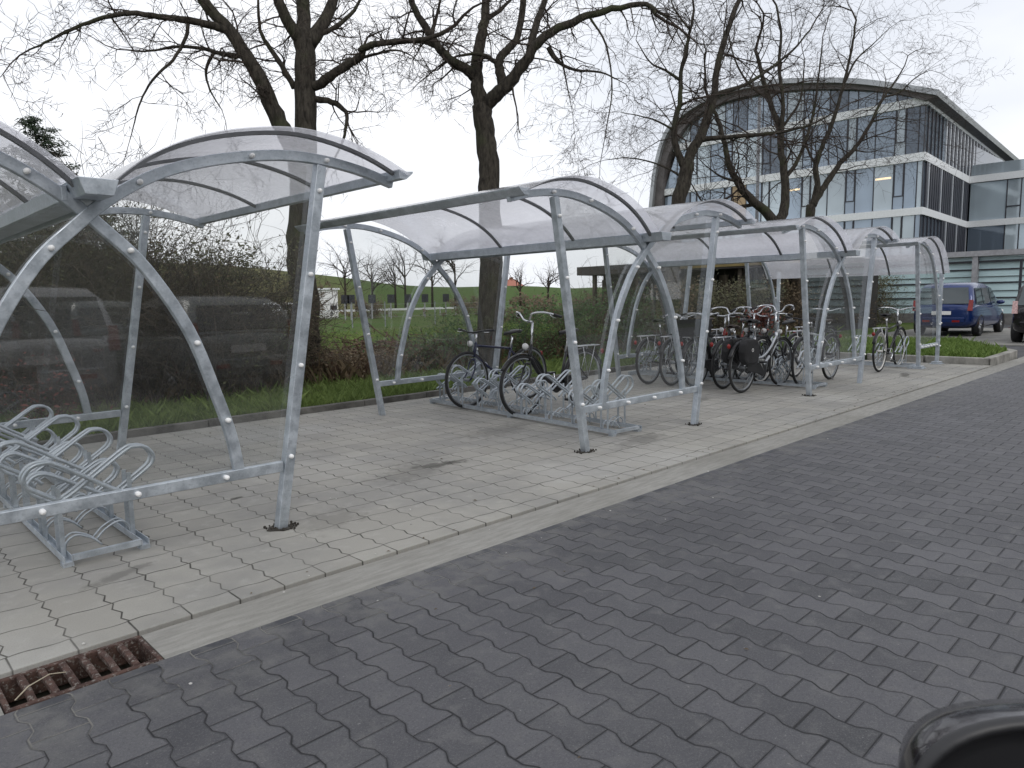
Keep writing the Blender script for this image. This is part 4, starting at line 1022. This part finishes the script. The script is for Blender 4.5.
# ------------------------------------------------------------------ CARS
def car(loc, rz, label, paint, style='mpv', group=None, glass='car_glass', lenses='red_lens', trim=None):
    t = empty('parked_car', loc, rz, label, 'car', group)
    L, Wd, H = (4.3, 1.78, 1.62) if style == 'mpv' else (4.3, 1.76, 1.48)
    # x forward; stations: x, half width, z bottom, z belt
    hw = Wd/2
    st = [(0.0, .80, .38, .90), (.05, .86, .30, .98), (.25, .95, .24, 1.0), (.8, 1., .22, .985), (1.6, 1, .20, .965), (2.6, 1, .20, .94), (3.1, 1, .20, .92), (3.7, .97, .22, .80), (4.1, .90, .26, .68), (4.28, .72, .32, .58)]
    if style != 'mpv': st = [(a, b, c_, d-.04) for a, b, c_, d in st]
    rows = []
    for x, f, zb, zt in st:
        w = hw*f; rows.append([(x, -w*.88, zb), (x, -w*.985, zb+.14), (x, -w, zb+(zt-zb)*.5), (x, -w*.975, zt-.08), (x, -w*.90, zt), (x, 0, zt+.025), (x, w*.90, zt), (x, w*.975, zt-.08), (x, w, zb+(zt-zb)*.5), (x, w*.985, zb+.14), (x, w*.88, zb), (x, 0, zb)])
    m = MB().grid(rows, True); n = 12; m.add(rows[0], [tuple(range(n))]); m.add(rows[-1], [tuple(range(n))[::-1]])
    o = m.build('body', paint, t, True)
    bm = bmesh.new(); bm.from_mesh(o.data); bmesh.ops.remove_doubles(bm, verts=bm.verts, dist=.001); bmesh.ops.recalc_face_normals(bm, faces=bm.faces); bm.to_mesh(o.data); bm.free()
    sb = o.modifiers.new('Sub', 'SUBSURF'); sb.levels = 1; sb.render_levels = 2
    # cabin
    rx = [(.06, .93), (.16, 1.2), (.30, H-.12), (.55, H-.03), (1.2, H), (2.0, H-.02), (2.5, H-.10), (3.05, 1.12), (3.3, .93)]
    rows = []
    for x, zt in rx:
        k_ = max(0, (zt-.93)/(H-.93)); wt = hw*(.90-.15*k_); rows.append([(x, -hw*.90, .90), (x, -wt-.01, .90+(zt-.90)*.9), (x, -wt*.88, zt), (x, 0, zt+.02), (x, wt*.88, zt), (x, wt+.01, .90+(zt-.90)*.9), (x, hw*.90, .90)])
    m = MB().grid(rows); o2 = m.build('cabin', paint, t, True)
    # windows stand 6 mm proud
    def quad(P, name, mat, nrm, d=.008):
        P = [Vector(q) for q in P]; nv = Vector(nrm).normalized()*d; n = len(P); m = MB(); m.add([q+nv for q in P]+[q-nv*.5 for q in P], [tuple(range(n)), tuple(range(2*n-1, n-1, -1))]+[(i, (i+1) % n, (i+1) % n+n, i+n) for i in range(n)]); return m.build(name, mat, t)
    quad([(.07, -.70, .98), (.07, .70, .98), (.25, .62, H-.16), (.25, -.62, H-.16)], 'rear_window', glass, (-1, 0, .5), .03)
    quad([(3.12, -.66, 1.04), (3.12, .66, 1.04), (2.56, .57, H-.16), (2.56, -.57, H-.16)], 'windscreen', glass, (1, 0, .9), .03)
    for s_ in (-1, 1):
        y0 = hw*.905*s_; y1 = hw*.80*s_
        for (a, b, c_, d) in ((.45, 1.15, 1.10, .52), (1.22, 2.05, 2.0, 1.20), (2.12, 2.92, 2.42, 2.08)):
            quad([(a, y0, .98), (b, y0, .97), (c_, y1, H-.17), (d, y1, H-.17)], 'side_window', glass, (0, s_, .25), .02)
        zl = .98
        quad([(.0, s_*(hw*.76), .78), (.03, s_*(hw*.90), .78), (.10, s_*(hw*.90), 1.10), (.08, s_*(hw*.78), 1.10)], 'tail_light', lenses, (-1, s_*.3, .1), .022)
        MB().box((.35, s_*.90-.02, .40), (.36, s_*.90+.02, .41)).build('marker', 'red_lens', t)
        MB().ball((4.12, s_*hw*.70, .68), .14, 10, 6, (.8, 1.1, .6)).build('headlight', 'white_plastic', t, True)
        MB().ball((2.75, s_*(hw+.06), 1.0), .10, 10, 6, (.6, 1.2, .7)).build('wing_mirror', paint, t, True)
        for x in (.78, 3.46):
            w = MB().lathe([(.20, -.005), (.21, .04), (.30, .10), (.325, .08), (.33, -.09), (.28, -.1), (.20, -.1)], (x, s_*(hw-.10), .33), 1, 28) if s_ > 0 else MB().lathe([(.20, .005), (.21, -.04), (.30, -.10), (.325, -.08), (.33, .09), (.28, .1), (.20, .1)], (x, s_*(hw-.10), .33), 1, 28)
            tw = w.build('wheel', 'rubber', t, True); q = MB().lathe([(.001, s_*.05), (.06, s_*.06), (.08, s_*.03), (.205, s_*.05), (.215, s_*.02)], (x, s_*(hw-.10), .33), 1, 28)
            for k_ in range(5): a = 2*PI*k_/5; q.bar([(x+.05*math.cos(a), s_*(hw-.04), .33+.05*math.sin(a)), (x+.2*math.cos(a), s_*(hw-.05), .33+.2*math.sin(a))], .02, .05)
            q.build('rim', 'alu', tw, True)
    MB().box((-.045, -.62*1, .42), (-.0, .62, .58)).build('bumper', trim or paint, t, bevel=.02)
    MB().box((-.035, -.26, .66), (-.022, .26, .77)).build('number_plate', 'white_plastic', t)
    MB().box((-.025, -.5, .44), (-.048, -.3, .50)).build('reflector', 'red_lens', t); MB().box((-.025, .3, .44), (-.048, .5, .50)).build('reflector', 'red_lens', t)
    return t
t = NT('car_blue'); t.set((.007, .026, .125), .25, .3); t.b.inputs['Coat Weight'].default_value = .7; MAT['car_blue'] = t.m
t = NT('car_black'); t.set((.012, .010, .014), .2, .2); t.b.inputs['Coat Weight'].default_value = .7; MAT['car_black'] = t.m
t = NT('car_silver'); t.set((.62, .63, .64), .25, .5); t.b.inputs['Coat Weight'].default_value = .7; MAT['car_silver'] = t.m
t = NT('car_grey'); t.set((.30, .33, .33), .25, .4); t.b.inputs['Coat Weight'].default_value = .7; MAT['car_grey'] = t.m
t = NT('car_white'); t.set((.75, .75, .75), .3, 0); MAT['car_white'] = t.m
t = NT('car_glass'); t.set((.035, .05, .055), .08, 0, .8); t.b.inputs['Coat Weight'].default_value = .6; MAT['car_glass'] = t.m
car((24.5, 6.38, -.012), 0.0, 'dark blue compact car seen from behind, parked beside the grass island', 'car_blue')
car((22.0, 3.33, -.03), 0.0, 'black car with a pale tail light cut off by the right edge', 'car_black', 'mpv', lenses='pale_lens')
pw = un(262, 316, 1, 54.); car((pw.x, 54., -.03), .1, 'small white car parked far away left of the large tree trunk', 'car_white', 'hatch')
for i, (x, y, p_, st_, l) in enumerate([(-2.6, -2.3, 'car_silver', 'hatch', 'silver car parked behind the camera, leftmost reflection in the nearest clear panel'),
                                  (2.03, -2.3, 'car_silver', 'mpv', 'silver car mirrored in the clear panel between the crossing arches of the nearest shelter'),
                                  (4.5, -2.2, 'car_grey', 'hatch', 'grey hatchback mirrored in the clear panel beside the right post of the nearest shelter'),
                                  (9.5, -2.6, 'car_white', 'hatch', 'white car mirrored in the clear panel of the third shelter')]):
    car((x, y, -.011), -PI/2+R.uniform(-.03, .03), l, p_, st_, 'cars parked on the opposite side of the road')
# unseen evergreens added behind the camera to darken the panel reflections
rnd = random.Random(21)
for i in range(9):
    shrub_x = -16+i*6.5; m = MB(); rows = []
    for a in range(25):
        row = []
        for b in range(17):
            th = PI*a/24; ph = PI*2*b/16; rr = 1+.16*math.sin(5*th+i)*math.cos(3*ph+i*2)+rnd.uniform(-.10, .10)
            row.append((3.9*rr*math.sin(th)*math.cos(ph), 1.5*rr*math.sin(th)*math.sin(ph), 3.1+3.2*rr*math.cos(th)))
        rows.append(row)
    o = empty('added_hedge_tree', (shrub_x, -14, 0), 0, ['first', 'second', 'third', 'fourth', 'fifth', 'sixth', 'seventh', 'eighth', 'ninth'][i]+' unseen evergreen from the left, added to darken panel reflections', 'tree', 'unseen evergreens added for dark panel reflections')
    f = MB().grid(rows)
    for k_ in range(2600):
        q = rnd.choice(rnd.choice(rows)); c_ = Vector(q)*rnd.uniform(.97, 1.06)+Vector((rnd.gauss(0, .2), rnd.gauss(0, .2), rnd.gauss(0, .2))); a = Vector((rnd.gauss(0, 1), rnd.gauss(0, 1), rnd.gauss(0, 1))).normalized(); b = a.orthogonal().normalized(); f.add([c_-a*.12, c_+b*.07, c_+a*.12, c_-b*.07], [(0, 1, 2, 3)])
    f.build('crown', 'dark_leaf', o); MB().tube([(0, 0, -.1), (0, 0, 2)], .2, 8).build('trunk', 'bark', o)

# own car mirror and door at the lower right
mc = Vector((0, 0, CH))+ray(1066, 812)*.62
t = empty('open_car_door', (mc.x, mc.y, 0), 0, 'black rounded wing mirror of the car at the lower right corner', 'car mirror')
Mx = Matrix.Translation((0, 0, mc.z)) @ Matrix(((Rv.x, Uv.x, -Fv.x), (Rv.y, Uv.y, -Fv.y), (Rv.z, Uv.z, -Fv.z))).to_4x4() @ Matrix.Rotation(.10, 4, 'X')
def sup(a, b, z, n=40, e=2.8): return [Mx @ Vector((math.copysign(abs(math.cos(w))**(2/e), math.cos(w))*a, math.copysign(abs(math.sin(w))**(2/e), math.sin(w))*b, z)) for w in [2*PI*k_/n for k_ in range(n)]]
MB().grid([sup(.02, .01, -.085), sup(.08, .045, -.08), sup(.115, .070, -.06), sup(.138, .088, -.02), sup(.140, .090, .0)], True).build('housing', 'car_black', t, True)
MB().grid([sup(.1405, .0905, .0), sup(.141, .091, .004), sup(.137, .087, .010), sup(.131, .081, .008), sup(.128, .078, -.002)], True).build('rim', 'black_plastic', t, True)
MB().grid([sup(.128, .078, -.002), sup(.124, .074, -.01), sup(.10, .055, -.012), sup(.001, .001, -.012)], True).build('mirror_glass', 'black_plastic', t, True)  # flat black puts the dark cabin reflection into the glass colour
MB().box((.10, -.16, mc.z-.13), (.16, -.02, mc.z-.06)).build('arm', 'black_plastic', t, bevel=.01)
MB().box((-.55, -.26, .25), (.75, -.18, mc.z-.08)).build('door_panel', 'car_black', t, bevel=.03)

# ------------------------------------------------------------------ FAR THINGS
hp = un(326, 316, 1, 58.)
t = empty('white_hut', (hp.x, 58, 0), 0, 'small white hut with a dark hatch right of the large tree trunk', 'hut')
MB().box((-.75, -.9, 0), (.75, .9, 2.5)).build('wall', 'car_white', t); MB().box((-.9, -1.05, 2.5), (.9, 1.05, 2.65)).build('roof', 'white_ledge', t)
MB().box((-.05, -.96, .35), (.6, -.905, 1.1)).build('hatch', 'mullion', t); MB().box((.15, -.97, .0), (.5, -.962, .7)).build('sign', 'white_plastic', t)
rail = empty('guard_rail', (30, 55, 0), 0, 'long pale guard rail along the far road beneath the dike', 'guard rail')
MB().box((-12, -.04, .55), (16, .04, .72)).build('rail', 'white_ledge', rail)
for i in range(15): MB().box((-12+i*2, .041, -.1), (-11.9+i*2, .12, .8)).build('post', 'steel_beam', rail)
for i, px in enumerate((345, 351, 372, 391, 408, 425, 446)):
    q = un(px, 300, 1, 50.); b = empty('dark_board', (q.x, 50, 0), 0, ['leftmost', 'second', 'third', 'middle', 'fifth', 'sixth', 'rightmost'][i]+' of the seven dark square boards in front of the dike', 'board', 'dark square boards on posts by the far road')
    MB().box((-.34, -.03, 1.25), (.34, .03, 1.95)).build('panel', 'mullion', b); MB().box((-.05, .031, -.05), (.05, .09, 1.6)).build('post', 'steel_beam', b)
for i, px in enumerate((352, 385, 435, 480, 505)):
    q = un(px, 315, 1, 34.); o = MB().tube([(0, 0, -.1), (.01, 0, 1.35)], .035, 8).build('fence_post', 'weathered_steel', loc=(q.x, 34, 0)); tag(o, ['first', 'second', 'third', 'fourth', 'fifth'][i]+' pale field fence post counted from the left, seen past the second shelter', 'fence post', 'pale field fence posts')
wf = empty('wire_fence', (25, 34.1, 0), 0, 'thin wire field fence strung behind the pale posts', 'fence')
for z in (.5, .9, 1.2): MB().tube([(-14, 0, z), (10, 0, z)], .006, 4).build('wire', 'weathered_steel', wf)
simple('roof_tile_red', (.33, .13, .09), .8, 0, .2); simple('brick_wall', (.25, .12, .08), .9, 0, .2)
hp = un(508, 286, 1, 150.); t = empty('red_roofed_house', (hp.x, 150, 2.2), 0, 'distant house with a red tiled roof peeping over the dike right of the slender tree', 'house')
MB().box((-3, -4, -3), (3, 4, 2.2)).build('wall', 'brick_wall', t); MB().prism([(-5, 2.2), (5, 2.2), (0, 5.0)], 0, -3.4, 3.4).build('roof', 'roof_tile_red', t); MB().box((1, -.5, 3.5), (1.6, .5, 5.6)).build('chimney', 'brick_wall', t)
# far bare trees along the dike crest
FT = [(345, 240, 'small'), (372, 246, 's'), (405, 232, 's'), (432, 238, 's'), (455, 228, 's'), (520, 262, 's'), (548, 258, 's'), (612, 262, 's'), (640, 255, 's'), (670, 262, 's'), (395, 250, 's'), (700, 262, 's'), (150, 248, 's'), (205, 250, 's')]
ORD = ['far bare tree above the white hut', 'far bare tree just right of the white hut', 'taller far bare tree left of the second shelter arches', 'far bare tree beneath the second shelter valley', 'tallest far bare tree left of the slender trunk', 'far bare tree right of the slender trunk', 'far bare tree over the black city bike', 'far bare tree left of the second shelter crossing arches', 'far bare tree behind the second shelter crossing arches', 'far bare tree between second and third shelters', 'low far bare tree between its taller neighbours', 'far bare tree above the long shed', 'far bare tree behind the dark hedge', 'far bare tree over the bare shrub tips']
for i, (px, py, _) in enumerate(FT):
    rnd = random.Random(300+i); dist = 92.+rnd.uniform(-3, 6)
    b = Vector((0, 0, CH))+ray(px, 290)*dist; top = (Vector((0, 0, CH))+ray(px, py)*dist).z
    b.z = 1.5; H = top-b.z
    o = empty('bare_tree', (b.x, b.y, b.z), 0, ORD[i], 'tree', 'far bare trees along the dike')
    MB().tube([(0, 0, -1), (.05, 0, H*.3), (.1, .05, H*.5)], [.16, .12, .08], 6).build('trunk', 'twig', o, True)
    m = MB()
    for k_ in range(9): 
        w = rnd.uniform(0, 2*PI); twigs(m, Vector((0.05, 0, H*rnd.uniform(.15, .5))), Vector((math.cos(w)*.8, math.sin(w)*.8, rnd.uniform(.7, 1.5))), H*.55, .07, 2, rnd, -.1, .8, 4, .95)
    m.build('crown', 'twig', o)
# scrub below the dike
for i, (px, Y, h, w, lb) in enumerate([(200, 44, 3.2, 6, 'brown scrub bush at the dike foot seen over the dark hedge'), (372, 52, 1.6, 4, 'brown scrub bush right of the white hut'), (300, 50, 3.0, 6, 'brown scrub bush hidden partly by the large trunk'),
                                       (470, 48, 1.6, 6, 'scrub bush behind the slender tree trunk'), (520, 30, 1.5, 4, 'brown scrub behind the green bushes'), (560, 24, 1.4, 4, 'brown scrub left of the long shed'), (610, 20, 1.5, 4, 'brown scrub in front of the left end of the shed')]):
    shrub(un(px, 320, 1, Y).x, Y, h, w, lb, 400+i, 'twig_dark', 'brown_leaf', 1800, 22, .09, .05, 1, group='scrub bushes near the dike')

# ------------------------------------------------------------------ LIGHT, SKY, CAMERA
w = bpy.data.worlds.new('World'); S.world = w; w.use_nodes = True; nt = w.node_tree
bg = nt.nodes['Background']; sky = nt.nodes.new('ShaderNodeTexSky'); sky.sky_type = 'NISHITA'; sky.sun_disc = False
SE, SR = math.radians(38), math.radians(200)
sky.sun_elevation = SE; sky.sun_rotation = SR; sky.dust_density = 3
tc = nt.nodes.new('ShaderNodeTexCoord'); mp = nt.nodes.new('ShaderNodeMapping'); mp.inputs['Scale'].default_value = (1, 1, 2.6); nt.links.new(tc.outputs['Generated'], mp.inputs[0])
no = nt.nodes.new('ShaderNodeTexNoise'); no.inputs['Scale'].default_value = 1.6; no.inputs['Detail'].default_value = 5; no.inputs['Roughness'].default_value = .5; nt.links.new(mp.outputs[0], no.inputs['Vector'])
cr = nt.nodes.new('ShaderNodeValToRGB'); cr.color_ramp.elements[0].position = .32; cr.color_ramp.elements[0].color = (6.5, 6.8, 7.4, 1); cr.color_ramp.elements[1].position = .62; cr.color_ramp.elements[1].color = (8.8, 8.9, 9.2, 1); nt.links.new(no.outputs[0], cr.inputs[0])
mx = nt.nodes.new('ShaderNodeMix'); mx.data_type = 'RGBA'; mx.inputs[0].default_value = .94; nt.links.new(sky.outputs[0], mx.inputs[6]); nt.links.new(cr.outputs[0], mx.inputs[7])
nt.links.new(mx.outputs[2], bg.inputs[0]); bg.inputs[1].default_value = .1
sl = bpy.data.lights.new('sun', 'SUN'); sl.energy = .6; sl.angle = math.radians(25); sl.color = (1, .97, .93); so = bpy.data.objects.new('sun', sl); COL.objects.link(so)
sd = Vector((math.sin(SR)*math.cos(SE), math.cos(SR)*math.cos(SE), math.sin(SE))); so.rotation_euler = sd.to_track_quat('Z', 'Y').to_euler()
cd = bpy.data.cameras.new('camera'); co = bpy.data.objects.new('camera', cd); COL.objects.link(co)
co.matrix_world = Matrix(((Rv.x, Uv.x, -Fv.x, 0), (Rv.y, Uv.y, -Fv.y, 0), (Rv.z, Uv.z, -Fv.z, CH), (0, 0, 0, 1)))
cd.sensor_width = 36; cd.lens = FPX/1024*36; cd.clip_start = .05; cd.clip_end = 3000
cd.dof.use_dof = True; cd.dof.focus_distance = 7.5; cd.dof.aperture_fstop = 14
S.camera = co
S.view_settings.view_transform = 'Standard'; S.view_settings.look = 'None'; S.view_settings.exposure = .4; S.view_settings.gamma = 1; S.view_settings.use_curve_mapping = False
S.render.engine = 'CYCLES'; S.cycles.transparent_max_bounces = 48; S.cycles.max_bounces = 8
